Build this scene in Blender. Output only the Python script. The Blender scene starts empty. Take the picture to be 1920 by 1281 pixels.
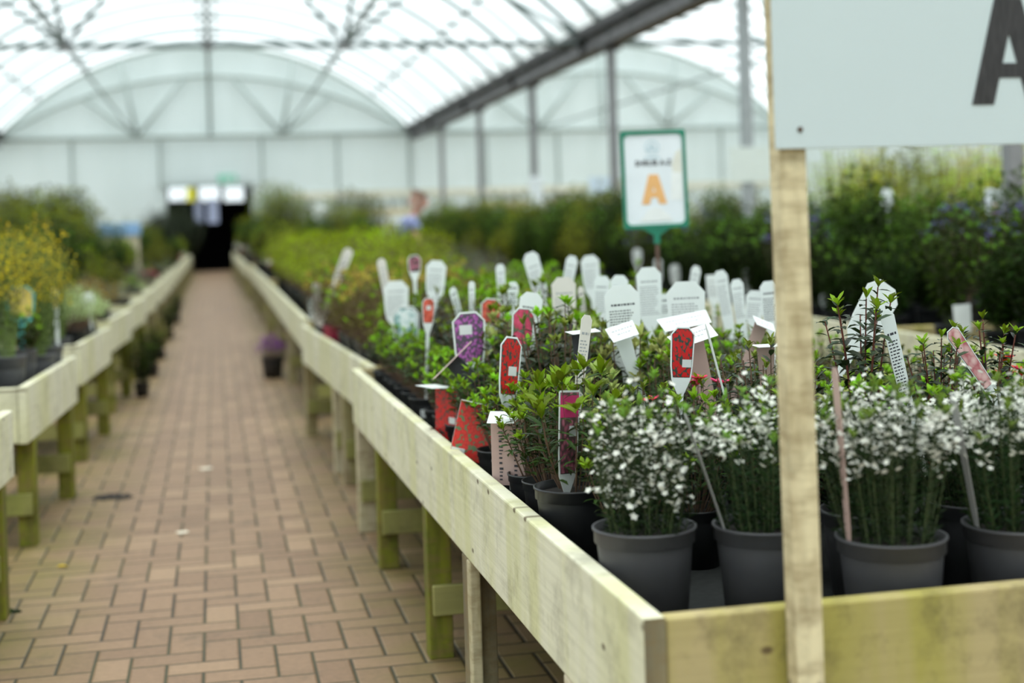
import bpy, math, random
from mathutils import Vector, Matrix, Euler

R_ = math.radians
S = bpy.context.scene
COL = S.collection
RNG = random.Random(7)

# ---------------------------------------------------------------- camera facts
FPX = 1920 * 50 / 36.0
CAM_H = 1.24
YAW = math.atan(560 / FPX)
ROLL = R_(1.8)
PX, PY = 960.0, 420.0
CT, ST = math.cos(YAW), math.sin(YAW)


def at(x, y, d):
    """world point seen at photo pixel x, y at depth d along the view axis"""
    u, v = x - PX, y - PY
    u, v = u * math.cos(ROLL) - v * math.sin(ROLL), u * math.sin(ROLL) + v * math.cos(ROLL)
    l = u * d / FPX
    return Vector((l * CT + d * ST, -l * ST + d * CT, CAM_H - v * d / FPX))


def atz(x, y, z):
    u, v = x - PX, y - PY
    v2 = u * math.sin(ROLL) + v * math.cos(ROLL)
    return at(x, y, (CAM_H - z) * FPX / v2)


# ---------------------------------------------------------------- node helpers
class E:
    """a socket with arithmetic"""
    def __init__(s, t, k):
        s.t, s.k = t, k

    def m(s, op, b=None, c=None):
        n = s.t.nodes.new('ShaderNodeMath'); n.operation = op
        for i, q in enumerate((s, b, c)):
            if q is None:
                continue
            if isinstance(q, E):
                s.t.links.new(q.k, n.inputs[i])
            else:
                n.inputs[i].default_value = q
        return E(s.t, n.outputs[0])

    def __add__(s, b): return s.m('ADD', b)
    def __sub__(s, b): return s.m('SUBTRACT', b)
    def __mul__(s, b): return s.m('MULTIPLY', b)
    def rsub(s, a): return (s * -1.0) + a


def newmat(name):
    m = bpy.data.materials.new(name); m.use_nodes = True
    t = m.node_tree
    b = t.nodes['Principled BSDF']
    return m, t, b


def coord(t, kind='Object', scale=(1, 1, 1)):
    c = t.nodes.new('ShaderNodeTexCoord')
    mp = t.nodes.new('ShaderNodeMapping'); mp.inputs['Scale'].default_value = scale
    t.links.new(c.outputs[kind], mp.inputs['Vector'])
    return mp.outputs[0]


def noise(t, vec, scale=5, detail=3, rough=.55):
    n = t.nodes.new('ShaderNodeTexNoise')
    n.inputs['Scale'].default_value = scale; n.inputs['Detail'].default_value = detail
    n.inputs['Roughness'].default_value = rough
    if vec is not None:
        t.links.new(vec, n.inputs['Vector'])
    return n


def ramp(t, sock, stops):
    r = t.nodes.new('ShaderNodeValToRGB')
    el = r.color_ramp.elements
    while len(el) < len(stops):
        el.new(.5)
    for e, (p, c) in zip(el, stops):
        e.position = p
        e.color = (c[0], c[1], c[2], 1) if len(c) < 4 else c
    t.links.new(sock, r.inputs[0])
    return r.outputs[0]


def mixc(t, fac, a, b, mode='MIX'):
    n = t.nodes.new('ShaderNodeMix'); n.data_type = 'RGBA'; n.blend_type = mode
    for q, i in ((fac, 0), (a, 6), (b, 7)):
        if isinstance(q, E):
            q = q.k
        if isinstance(q, (int, float)):
            n.inputs[i].default_value = q
        elif isinstance(q, tuple):
            n.inputs[i].default_value = (*q[:3], 1)
        else:
            t.links.new(q, n.inputs[i])
    return n.outputs[2]


def bump(t, b, h, strength=.3, dist=.01):
    n = t.nodes.new('ShaderNodeBump'); n.inputs['Strength'].default_value = strength; n.inputs['Distance'].default_value = dist
    t.links.new(h, n.inputs['Height']); t.links.new(n.outputs[0], b.inputs['Normal'])


def plain(name, c, rough=.6, metal=0, vary=.12, scale=12, spec=.5):
    m, t, b = newmat(name)
    n = noise(t, coord(t), scale, 4)
    lo = tuple(max(0, x * (1 - vary)) for x in c); hi = tuple(min(1, x * (1 + vary)) for x in c)
    t.links.new(ramp(t, n.outputs[0], [(.3, lo), (.7, hi)]), b.inputs['Base Color'])
    b.inputs['Roughness'].default_value = rough; b.inputs['Metallic'].default_value = metal
    b.inputs['Specular IOR Level'].default_value = spec
    return m


def emit(name, c, strength):
    m, t, b = newmat(name)
    b.inputs['Base Color'].default_value = (*c, 1)
    b.inputs['Emission Color'].default_value = (*c, 1); b.inputs['Emission Strength'].default_value = strength
    return m


def leafmat(name, c, vary=.3, trans=.3, rough=.5, spec=.18):
    m, t, b = newmat(name)
    oi = t.nodes.new('ShaderNodeObjectInfo')
    geo = t.nodes.new('ShaderNodeNewGeometry')
    r1 = E(t, oi.outputs['Random']); r2 = E(t, geo.outputs['Random Per Island'])
    hs = t.nodes.new('ShaderNodeHueSaturation')
    hs.inputs['Color'].default_value = (*c, 1)
    val = (r1 - .5) * (vary * 1.1) + 1.0
    val2 = (r2 - .5) * (vary * 1.5)
    t.links.new((val + val2).k, hs.inputs['Value'])
    t.links.new(((r2 - .5) * .03 + .5 + ((r1 - .5) * .03)).k, hs.inputs['Hue'])
    t.links.new(hs.outputs[0], b.inputs['Base Color'])
    b.inputs['Roughness'].default_value = rough; b.inputs['Specular IOR Level'].default_value = spec
    if trans:
        tr = t.nodes.new('ShaderNodeBsdfTranslucent'); t.links.new(hs.outputs[0], tr.inputs['Color'])
        mx = t.nodes.new('ShaderNodeMixShader'); mx.inputs[0].default_value = trans
        out = t.nodes['Material Output']
        t.links.new(b.outputs[0], mx.inputs[1]); t.links.new(tr.outputs[0], mx.inputs[2])
        t.links.new(mx.outputs[0], out.inputs['Surface'])
    return m


def woodmat(name, base, streak, amt=.5, knots=True, axis='Y', dirt=.3, dark=(.10, .08, .04)):
    """weathered softwood: grain along AXIS, algae streaks across it, small knots"""
    m, t, b = newmat(name)
    g = {'Y': (30, 1.2, 70), 'X': (1.2, 30, 70), 'Z': (60, 60, 1.5)}[axis]
    s = {'Y': (1, 7, .7), 'X': (7, 1, .7), 'Z': (9, 9, 1.2)}[axis]
    grain = noise(t, coord(t, 'Object', g), 1.0, 5, .6)
    c0 = ramp(t, grain.outputs[0], [(.25, tuple(x * .84 for x in base)), (.6, base), (.85, tuple(min(1, x * 1.06) for x in base))])
    st = noise(t, coord(t, 'Object', s), 1.0, 3, .6)
    f = ramp(t, st.outputs[0], [(.44, (0, 0, 0)), (.64, (amt, amt, amt))])
    c1 = mixc(t, f, c0, streak)
    d1 = noise(t, coord(t, 'Object', (1, 1, 1)), 9, 6, .7)
    f2 = ramp(t, d1.outputs[0], [(.50, (0, 0, 0)), (.70, (dirt, dirt, dirt))])
    c2 = mixc(t, f2, c1, dark)
    if knots:
        v = t.nodes.new('ShaderNodeTexVoronoi'); v.voronoi_dimensions = '2D'; v.inputs['Scale'].default_value = 6.5
        tcn = t.nodes.new('ShaderNodeTexCoord'); sn = t.nodes.new('ShaderNodeSeparateXYZ'); cn = t.nodes.new('ShaderNodeCombineXYZ')
        t.links.new(tcn.outputs['Object'], sn.inputs[0])
        ex, ey, ez = (E(t, q) for q in sn.outputs)
        along, up_ = {'Y': (ey * .8, ez * 1.6), 'X': (ex * .9, ez * 1.5), 'Z': ((ex + ey) * 1.6, ez * .7)}[axis]
        t.links.new(along.k, cn.inputs[0]); t.links.new(up_.k, cn.inputs[1]); t.links.new(cn.outputs[0], v.inputs['Vector'])
        k = ramp(t, v.outputs['Distance'], [(.035, (.85, .85, .85)), (.075, (0, 0, 0))])
        wn = t.nodes.new('ShaderNodeRGBToBW'); t.links.new(v.outputs['Color'], wn.inputs[0])
        gate = ramp(t, wn.outputs[0], [(.52, (0, 0, 0)), (.56, (1, 1, 1))])
        kk = mixc(t, 1.0, k, gate, 'MULTIPLY')
        c2 = mixc(t, kk, c2, (.09, .055, .03))
    if axis == 'Z':
        bn = noise(t, coord(t, 'Object', (14, 14, 55)), 1.0, 3, .6)
        c2 = mixc(t, ramp(t, bn.outputs[0], [(.46, (0, 0, 0)), (.66, (.42, .42, .42))]), c2, (.20, .13, .055))
        ln = noise(t, coord(t, 'Object', (22, 22, 5)), 1.0, 3, .6)
        c2 = mixc(t, ramp(t, ln.outputs[0], [(.50, (0, 0, 0)), (.68, (.5, .5, .5))]), c2, (.22, .15, .06))
    t.links.new(c2, b.inputs['Base Color'])
    b.inputs['Roughness'].default_value = .75; b.inputs['Specular IOR Level'].default_value = .25
    bump(t, b, grain.outputs[0], .25, .003)
    return m


def brickfloor():
    m, t, b = newmat('herringbone_pavers')
    c = t.nodes.new('ShaderNodeTexCoord'); sp = t.nodes.new('ShaderNodeSeparateXYZ')
    t.links.new(c.outputs['Object'], sp.inputs[0])
    s = 1 / .1035
    x = E(t, sp.outputs[0]) * -s + 200.37; y = E(t, sp.outputs[1]) * s + 100.2
    i, j = x.m('FLOOR'), y.m('FLOOR')
    fx, fy = x - i, y - j
    k = (i - j + 4000.0).m('MODULO', 4.0)
    isV = k.m('GREATER_THAN', 1.5)
    k1 = k.m('COMPARE', 1.0, .2); k2 = k.m('COMPARE', 2.0, .2)
    alH, alV = fx + k1, fy + k2
    al = alH + (alV - alH) * isV
    ac = fy + (fx - fy) * isV
    dist = al.m('MINIMUM', al.rsub(2.0)).m('MINIMUM', ac.m('MINIMUM', ac.rsub(1.0)))
    joint = ramp(t, dist.k, [(.022, (1, 1, 1)), (.06, (0, 0, 0))])
    cid = t.nodes.new('ShaderNodeCombineXYZ')
    t.links.new((i - k1).k, cid.inputs[0]); t.links.new((j - k2).k, cid.inputs[1]); t.links.new(isV.k, cid.inputs[2])
    wn = t.nodes.new('ShaderNodeTexWhiteNoise'); t.links.new(cid.outputs[0], wn.inputs['Vector'])
    bc = ramp(t, wn.outputs['Value'], [(0, (.170, .097, .055)), (.35, (.205, .122, .070)), (.7, (.235, .142, .082)), (1, (.29, .185, .108))])
    gr = noise(t, coord(t), 45, 5, .7)
    bc = mixc(t, .22, bc, ramp(t, gr.outputs[0], [(.3, (.14, .09, .05)), (.7, (.46, .29, .17))]))
    # algae near the feet of the benches: patchy, by position on the floor
    ax = E(t, sp.outputs[0]).m('ADD', .02).m('ABSOLUTE')
    edge = (ax - .30) * 3.0
    big = noise(t, coord(t), 2.2, 5, .65)
    msk = (E(t, big.outputs[0]) - .34) * 3.2
    mo = (edge.m('MINIMUM', 1.0).m('MAXIMUM', 0.0)) * (msk.m('MINIMUM', 1.0).m('MAXIMUM', 0.0)) * .72
    bc = mixc(t, mo, bc, (.165, .14, .03))
    jn = noise(t, coord(t), 1.7, 3)
    jc = ramp(t, jn.outputs[0], [(.35, (.028, .022, .014)), (.6, (.05, .045, .015))])
    bc = mixc(t, joint, bc, jc)
    st = noise(t, coord(t), 3.5, 6, .75)
    bc = mixc(t, ramp(t, st.outputs[0], [(.56, (0, 0, 0)), (.74, (.6, .6, .6))]), bc, (.07, .05, .03))
    t.links.new(bc, b.inputs['Base Color'])
    b.inputs['Roughness'].default_value = .62; b.inputs['Specular IOR Level'].default_value = .35
    bump(t, b, ramp(t, dist.k, [(.02, (0, 0, 0)), (.09, (1, 1, 1))]), .6, .006)
    return m


def filmmat(name, tint, fac, trans_col=None):
    m, t, b = newmat(name)
    tp = t.nodes.new('ShaderNodeBsdfTransparent'); tp.inputs[0].default_value = (*(trans_col or tint), 1)
    tl = t.nodes.new('ShaderNodeBsdfTranslucent')
    n = noise(t, coord(t, 'Object', (1, .15, 1)), 1.5, 3)
    t.links.new(ramp(t, n.outputs[0], [(.3, tuple(x * .9 for x in tint)), (.7, tint)]), tl.inputs[0])
    mx = t.nodes.new('ShaderNodeMixShader'); mx.inputs[0].default_value = fac
    t.links.new(tp.outputs[0], mx.inputs[1]); t.links.new(tl.outputs[0], mx.inputs[2])
    t.links.new(mx.outputs[0], t.nodes['Material Output'].inputs['Surface'])
    return m


def wallmat():
    m, t, b = newmat('milky_polycarbonate')
    n = noise(t, coord(t, 'Object', (2, 2, .3)), 1.2, 3)
    col = ramp(t, n.outputs[0], [(.3, (.80, .855, .845)), (.7, (.84, .89, .885))])
    t.links.new(col, b.inputs['Base Color']); b.inputs['Roughness'].default_value = .5
    tl = t.nodes.new('ShaderNodeBsdfTranslucent'); t.links.new(col, tl.inputs[0])
    mx = t.nodes.new('ShaderNodeMixShader'); mx.inputs[0].default_value = .52
    t.links.new(b.outputs[0], mx.inputs[1]); t.links.new(tl.outputs[0], mx.inputs[2])
    t.links.new(mx.outputs[0], t.nodes['Material Output'].inputs['Surface'])
    return m


def photomat(name, cols, scale=90, thr=(.35, .5, .62), seed=0):
    """a printed picture of blossom: clumped petals over leaf green"""
    m, t, b = newmat(name)
    mp = coord(t, 'Object', (1, 1, .8))
    v = t.nodes.new('ShaderNodeTexVoronoi'); v.inputs['Scale'].default_value = scale
    n0 = noise(t, mp, scale * .5, 3)
    mv = t.nodes.new('ShaderNodeVectorMath'); mv.operation = 'ADD'
    mv.inputs[1].default_value = (seed * 3.1, 0, seed * 1.7)
    t.links.new(mp, mv.inputs[0])
    t.links.new(mv.outputs[0], v.inputs['Vector']); t.links.new(mv.outputs[0], n0.inputs['Vector'])
    f = E(t, v.outputs['Distance']) * .6 + E(t, n0.outputs[0]) * .5
    c = ramp(t, f.k, [(thr[0], cols[0]), (thr[1], cols[1]), (thr[2], cols[2])])
    t.links.new(c, b.inputs['Base Color']); b.inputs['Roughness'].default_value = .35
    return m


M = {}
M['floor'] = brickfloor()
M['film'] = filmmat('roof_film', (.97, 1, 1), .5, (.95, .99, .985))
M['wall'] = wallmat()
M['frame'] = plain('grey_green_frame', (.40, .46, .44), .5, 0, .08)
M['galv'] = plain('galvanised_tube', (.22, .27, .27), .5, .2, .12)
M['post'] = plain('grey_steel_post', (.24, .24, .25), .5, .2, .15)
M['postpale'] = plain('pale_steel_post', (.36, .385, .40), .5, .2, .1)
M['gut'] = plain('dark_gutter_steel', (.075, .072, .075), .6, .2, .3, 6)
M['gutweb'] = plain('gutter_web_steel', (.20, .19, .20), .6, .2, .3, 5)
M['board'] = woodmat('pale_side_board', (.70, .67, .51), (.52, .51, .19), .5, True, 'Y', .36)
M['boardx'] = woodmat('honey_end_board', (.46, .37, .185), (.34, .31, .05), .7, True, 'X', .6)
M['stake'] = woodmat('sign_post_wood', (.74, .64, .41), (.36, .25, .12), .6, True, 'Z', .5)
M['leg'] = woodmat('grey_leg_wood', (.40, .34, .22), (.26, .26, .05), .6, False, 'Z', .5)
M['leggreen'] = woodmat('mossy_leg_wood', (.125, .135, .018), (.30, .31, .02), .7, False, 'Z', .65, (.015, .02, .005))
M['legpale'] = woodmat('pale_leg_wood', (.60, .53, .38), (.40, .36, .16), .5, False, 'Z', .3)
M['legdark'] = woodmat('dark_leg_wood', (.16, .135, .085), (.34, .29, .17), .7, False, 'Z', .6)
M['railgreen'] = woodmat('mossy_cross_rail', (.30, .28, .10), (.22, .24, .05), .6, False, 'X', .5)
M['rail'] = woodmat('under_rail_wood', (.24, .165, .10), (.17, .15, .05), .5, False, 'Y', .4)
M['deck'] = plain('woven_black_ground_cloth', (.013, .015, .014), .8, 0, .5, 60)
M['black'] = plain('black_plastic', (.018, .018, .02), .5, 0, .2)
M['void'] = plain('passage_shade_black', (.003, .003, .003), .9, 0, .1, 5, .02)  # near-black colour stands in for the deep shade of the passage
M['potgrey'] = plain('dark_grey_pot_plastic', (.068, .066, .071), .5, 0, .15, 8, .4)
M['potslate'] = plain('slate_pot_plastic', (.10, .10, .106), .5, 0, .1, 8, .4)
M['potblack'] = plain('black_pot_plastic', (.016, .0165, .018), .42, 0, .25, 10, .5)
M['potred'] = plain('crimson_pot_plastic', (.30, .015, .05), .4, 0, .2)
M['soil'] = plain('potting_soil', (.026, .02, .015), .95, 0, .5, 70)
M['stem'] = plain('woody_stem', (.13, .075, .045), .7, 0, .3, 40)
M['stemdark'] = plain('dark_green_stem', (.055, .075, .025), .6, 0, .3, 40)
M['redstem'] = plain('red_brown_stem', (.15, .04, .025), .6, 0, .3, 40)
M['stemgreen'] = plain('green_stem', (.16, .23, .05), .6, 0, .3, 40)
M['white'] = plain('white_label_plastic', (.90, .93, .92), .4, 0, .02, 20)
_t = M['white'].node_tree; _tl = _t.nodes.new('ShaderNodeBsdfTranslucent'); _tl.inputs[0].default_value = (.9, .93, .92, 1)
_mx = _t.nodes.new('ShaderNodeMixShader'); _mx.inputs[0].default_value = .35
_t.links.new(_t.nodes['Principled BSDF'].outputs[0], _mx.inputs[1]); _t.links.new(_tl.outputs[0], _mx.inputs[2]); _t.links.new(_mx.outputs[0], _t.nodes['Material Output'].inputs['Surface'])
M['greycard'] = plain('grey_label_card', (.40, .39, .38), .5, 0, .05)
M['cream'] = plain('cream_label_card', (.72, .68, .62), .5, 0, .05)
M['pinkback'] = plain('pinkish_label_back', (.52, .36, .32), .5, 0, .06)
M['ink'] = plain('printed_ink', (.035, .035, .045), .6, 0, .1)
M['inkfaint'] = plain('faded_ink', (.36, .37, .38), .6, 0, .1)
M['redstick'] = plain('red_plant_stick', (.42, .012, .02), .4, 0, .1)
M['signwhite'] = plain('painted_sign_board', (.56, .645, .665), .45, 0, .02, 2)
M['signface'] = plain('laminated_sign_paper', (.80, .84, .88), .4, 0, .04, 8)
M['signgreen'] = plain('green_sign_frame', (.012, .20, .12), .45, 0, .1)
M['orange'] = plain('faded_orange_print', (.84, .46, .18), .5, 0, .06, 20)
M['tealfaint'] = plain('faded_teal_print', (.52, .64, .70), .5, 0, .06)
M['screw'] = plain('rusty_screw', (.10, .055, .035), .5, .6, .2)
M['teal'] = plain('teal_tag_card', (.10, .50, .47), .4, 0, .05)
M['yellow'] = plain('yellow_sign', (.80, .74, .06), .5, 0, .05)
M['exit'] = plain('exit_sign_green', (.22, .62, .46), .5, 0, .05)
M['blue'] = plain('blue_tarpaulin', (.25, .42, .66), .6, 0, .2, 3)
M['skyblue'] = plain('pale_blue_strip_plastic', (.40, .44, .62), .35, 0, .1)
M['plank'] = woodmat('beige_plank', (.66, .58, .40), (.5, .45, .25), .4, True, 'X', .2)
M['window'] = emit('bright_window_light', (.86, .96, 1.0), 1.05)

M['p_red'] = photomat('red_blossom_print', [(.62, .012, .015), (.50, .02, .018), (.035, .06, .05)], 150, (.44, .60, .68))
M['p_redwhite'] = photomat('scarlet_blossom_print', [(.68, .03, .02), (.55, .012, .012), (.10, .20, .09)], 120, (.45, .60, .69), 3)
M['p_pink'] = photomat('pink_blossom_print', [(.72, .10, .19), (.62, .05, .13), (.10, .16, .08)], 60, (.40, .58, .68), 5)
M['p_mauve'] = photomat('mauve_blossom_print', [(.50, .17, .48), (.34, .07, .32), (.09, .08, .10)], 130, (.36, .52, .62), 7)
M['p_coral'] = photomat('coral_blossom_print', [(.74, .15, .10), (.66, .08, .05), (.4, .1, .06)], 80, (.4, .6, .75), 9)
M['p_white'] = photomat('white_blossom_print', [(.82, .88, .88), (.66, .78, .78), (.20, .38, .38)], 60, (.40, .56, .70), 11)
M['p_heather'] = photomat('heather_print', [(.55, .20, .27), (.42, .10, .17), (.10, .06, .06)], 90, (.36, .50, .62), 13)
M['p_yellow'] = photomat('yellow_blossom_print', [(.76, .60, .14), (.66, .50, .10), (.42, .36, .22)], 90, (.42, .6, .74), 15)
M['p_fadedpink'] = photomat('faded_pink_print', [(.74, .50, .48), (.62, .33, .33), (.45, .12, .14)], 70, (.4, .58, .74), 17)
M['magenta'] = plain('magenta_band_print', (.66, .04, .18), .4, 0, .06)

M['l_az'] = leafmat('azalea_leaf', (.030, .060, .008), .7, .22, .45, .25)
M['l_azdark'] = leafmat('dark_azalea_leaf', (.021, .037, .011), .6, .15, .42, .3)
M['l_lime'] = leafmat('fresh_azalea_leaf', (.20, .34, .012), .6, .35, .45, .2)
M['l_azyel'] = leafmat('variegated_azalea_leaf', (.36, .40, .12), .3, .35)
M['l_bronze'] = leafmat('bronze_azalea_leaf', (.10, .085, .015), .7, .25)
M['l_bronzetip'] = leafmat('bronze_green_leaf_tip', (.16, .19, .025), .6, .3)
M['l_gold'] = leafmat('golden_leaf', (.36, .27, .05), .4)
M['l_limeshrub'] = leafmat('lime_shrub_leaf', (.28, .36, .004), 1.0, .3)
M['l_dark'] = leafmat('dark_shrub_leaf', (.016, .032, .004), .8, .10, .6, .05)
M['l_mid'] = leafmat('mid_shrub_leaf', (.042, .078, .006), .9, .18, .6, .06)
M['l_olive'] = leafmat('olive_shrub_leaf', (.21, .225, .02), 1.2, .25, .6, .08)
M['l_mixed'] = leafmat('mixed_shrub_leaf', (.19, .225, .016), 1.2, .25)
M['l_midfresh'] = leafmat('fresh_shrub_leaf', (.10, .18, .02), .9, .3, .5, .12)
M['l_spire'] = leafmat('yellow_green_spire_leaf', (.24, .30, .025), 1.1, .3, .6, .08)
M['l_grey'] = leafmat('grey_green_leaf', (.15, .20, .13), .4, .25)
M['l_needle'] = leafmat('needle_leaf', (.026, .055, .017), .5, .2)
M['l_needlelime'] = leafmat('fresh_needle_leaf', (.17, .27, .04), .35, .3)
M['l_black'] = leafmat('near_black_conifer_leaf', (.010, .018, .010), .4, .1)
M['l_palegreen'] = leafmat('pale_variegated_leaf', (.46, .56, .26), .3, .3)
M['l_tree'] = leafmat('sun_brightened_tree_leaf', (.48, .62, .10), .4, .5)  # leaf colour raised so the young trees look sunlit
M['l_yellowtree'] = leafmat('yellow_tree_leaf', (.74, .72, .05), .3, .5)
M['f_white'] = leafmat('white_blossom', (.84, .84, .76), .12, .25, .5)
M['f_pink'] = leafmat('pink_petal', (.70, .05, .18), .2, .3, .5)
M['f_red'] = leafmat('red_petal', (.58, .03, .05), .3, .3, .5)
M['f_orange'] = leafmat('orange_petal', (.68, .12, .04), .3, .3, .5)
M['f_yellow'] = leafmat('yellow_blossom', (.78, .58, .02), .25, .3, .5)
M['f_blue'] = leafmat('blue_blossom', (.20, .18, .52), .3, .2, .5)
M['f_purple'] = leafmat('purple_blossom', (.20, .04, .32), .3, .2, .5)


# ---------------------------------------------------------------- mesh helpers
class MB:
    def __init__(s):
        s.v, s.f = [], []

    def box(s, x0, x1, y0, y1, z0, z1, mat=None):
        n = len(s.v)
        p = [(x0, y0, z0), (x1, y0, z0), (x1, y1, z0), (x0, y1, z0), (x0, y0, z1), (x1, y0, z1), (x1, y1, z1), (x0, y1, z1)]
        if mat:
            p = [tuple(mat @ Vector(q)) for q in p]
        s.v += p
        s.f += [tuple(n + i for i in q) for q in ((0, 3, 2, 1), (4, 5, 6, 7), (0, 1, 5, 4), (1, 2, 6, 5), (2, 3, 7, 6), (3, 0, 4, 7))]
        return s

    def tube(s, pts, r, seg=8, r1=None):
        pts = [Vector(p) for p in pts]
        n = len(s.v); k = len(pts)
        for i, p in enumerate(pts):
            d = (pts[min(i + 1, k - 1)] - pts[max(i - 1, 0)]).normalized()
            a = d.cross(Vector((0, 0, 1)) if abs(d.z) < .95 else Vector((1, 0, 0))).normalized(); b = d.cross(a)
            rr = r if r1 is None else r + (r1 - r) * i / (k - 1)
            for j in range(seg):
                t = 2 * math.pi * j / seg
                s.v.append(tuple(p + (a * math.cos(t) + b * math.sin(t)) * rr))
        for i in range(k - 1):
            for j in range(seg):
                q = n + i * seg + j; w = n + i * seg + (j + 1) % seg
                s.f.append((q, w, w + seg, q + seg))
        s.f.append(tuple(n + j for j in reversed(range(seg)))); s.f.append(tuple(n + (k - 1) * seg + j for j in range(seg)))
        return s

    def lathe(s, prof, seg=28, close=False):
        n = len(s.v); k = len(prof)
        for r, z in prof:
            for j in range(seg):
                t = 2 * math.pi * j / seg
                s.v.append((r * math.cos(t), r * math.sin(t), z))
        for i in range(k - 1):
            for j in range(seg):
                q = n + i * seg + j; w = n + i * seg + (j + 1) % seg
                s.f.append((q, w, w + seg, q + seg))
        if close:
            s.f.append(tuple(n + j for j in reversed(range(seg))))
        return s

    def prism(s, poly, y0, y1):
        """poly: (x, z) outline, counter-clockwise seen from -Y"""
        n = len(s.v); k = len(poly)
        s.v += [(x, y0, z) for x, z in poly] + [(x, y1, z) for x, z in poly]
        s.f.append(tuple(n + i for i in range(k))); s.f.append(tuple(n + k + i for i in reversed(range(k))))
        for i in range(k):
            j = (i + 1) % k
            s.f.append((n + i, n + k + i, n + k + j, n + j))
        return s

    def leaf(s, p, d, up, L, W, fold=.25, curl=.15, fine=False):
        side = d.cross(up)
        if side.length < 1e-5:
            side = d.cross(Vector((1, 0, .1)))
        side.normalize(); nn = side.cross(d).normalized()
        n = len(s.v); hw = W / 2
        if fine:
            a = p + d * (L * .32) - nn * (curl * L * .03); c = p + d * (L * .70) - nn * (curl * L * .25); e = p + d * L - nn * (curl * L * .75)
            u1 = nn * (hw * fold)
            for q in (p, a + side * hw * .86 + u1, a, a - side * hw * .86 + u1, c + side * hw * .88 + u1, c, c - side * hw * .88 + u1, e):
                s.v.append((q.x, q.y, q.z))
            s.f += [(n, n + 1, n + 2), (n, n + 2, n + 3), (n + 1, n + 4, n + 5, n + 2), (n + 2, n + 5, n + 6, n + 3), (n + 4, n + 7, n + 5), (n + 5, n + 7, n + 6)]
        else:
            a = p + d * (L * .5); e = p + d * L - nn * (curl * L * .7); u1 = nn * (hw * fold)
            for q in (p, a + side * hw + u1, a - side * hw + u1, e):
                s.v.append((q.x, q.y, q.z))
            s.f += [(n, n + 1, n + 3), (n, n + 3, n + 2)]

    def build(s, name, mat, parent=None, smooth=False, bev=0, loc=None):
        me = bpy.data.meshes.new(name)
        me.from_pydata(s.v, [], s.f)
        if smooth:
            me.polygons.foreach_set('use_smooth', [True] * len(me.polygons))
        me.materials.append(M[mat] if isinstance(mat, str) else mat)
        me.update()
        o = bpy.data.objects.new(name, me); COL.objects.link(o)
        if parent is not None:
            o.parent = parent
        if loc is not None:
            o.location = loc
        if bev:
            b = o.modifiers.new('edge', 'BEVEL'); b.width = bev; b.segments = 2; b.limit_method = 'ANGLE'
        return o


def tag(o, label, cat, group=None, kind=None):
    if label: o['label'] = label
    if cat: o['category'] = cat
    if group: o['group'] = group
    if kind: o['kind'] = kind
    return o


def thing(name, loc, label, cat, group=None, rz=0):
    o = bpy.data.objects.new(name, None); COL.objects.link(o)
    o.location = loc; o.rotation_euler = (0, 0, rz); o.empty_display_size = .05
    return tag(o, label, cat, group)


def struct(o):
    o['kind'] = 'structure'
    return o


KIDS = {}


def kids(o):
    if o.name not in KIDS:
        KIDS[o.name] = list(o.children)
    return KIDS[o.name]


def dup(root, loc, rz=0, sc=1, label=None, group=None, cat=None):
    r = root.copy(); COL.objects.link(r); r.location = loc; r.rotation_euler = (0, 0, rz); r.scale = (sc, sc, sc)
    if label: r['label'] = label
    if group: r['group'] = group
    elif 'group' in r: del r['group']
    if cat: r['category'] = cat
    for ch in kids(root):
        c = ch.copy(); COL.objects.link(c); c.parent = r
        for g in kids(ch):
            d = g.copy(); COL.objects.link(d); d.parent = c
    return r


# ---------------------------------------------------------------- setting
Y_END, Y_NEAR, EAVE, SPAN, RISE = 47.3, -14.0, 4.4, 6.6, 2.95
Y_FILM = Y_NEAR
ARC_R = (SPAN ** 2 + RISE ** 2) / (2 * RISE)


def arc_z(x, rise=RISE):
    r = (SPAN ** 2 + rise ** 2) / (2 * rise)
    return EAVE + rise - r + math.sqrt(max(0, r * r - x * x))


struct(MB().box(-16, 34, Y_NEAR, 60, -.06, 0).build('floor', 'floor'))


def film(cx, name):
    b = MB(); n = 40
    for i in range(n + 1):
        x = -SPAN + 2 * SPAN * i / n
        b.v += [(cx + x, Y_FILM, arc_z(x) + .05), (cx + x, Y_END, arc_z(x) + .05)]
    for i in range(n):
        b.f.append((2 * i, 2 * i + 2, 2 * i + 3, 2 * i + 1))
    struct(b.build(name, 'film', smooth=True))


film(0, 'ceiling_main'); film(2 * SPAN, 'ceiling_right'); film(-2 * SPAN, 'ceiling_left')
struct(MB().box(-3 * SPAN, -3 * SPAN + .02, Y_NEAR, Y_END, 0, EAVE).build('wall_left', 'wall'))
struct(MB().box(3 * SPAN, 3 * SPAN + .02, Y_NEAR, Y_END, 0, EAVE).build('wall_right', 'wall'))
PX0, PX1, PZ = -1.45, 1.25, 2.78                     # the dark way out at the far end
for side, cx in (('back', 0), ('back_right', 2 * SPAN), ('back_left', -2 * SPAN)):
    b = MB(); n = 44
    xs = [-SPAN + 2 * SPAN * i / n for i in range(n + 1)]
    if cx == 0:
        b.box(-SPAN, PX0, Y_END, Y_END + .03, 0, EAVE); b.box(PX1, SPAN, Y_END, Y_END + .03, 0, EAVE)
        b.box(PX0, PX1, Y_END, Y_END + .03, PZ, EAVE)
    else:
        b.box(cx - SPAN, cx + SPAN, Y_END, Y_END + .03, 0, EAVE)
    b.prism([(cx - SPAN, EAVE)] + [(cx + x, arc_z(x) + .05) for x in xs][::1][1:-1] + [(cx + SPAN, EAVE)], Y_END + .03, Y_END)
    struct(b.build('wall_' + side, 'wall'))
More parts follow.
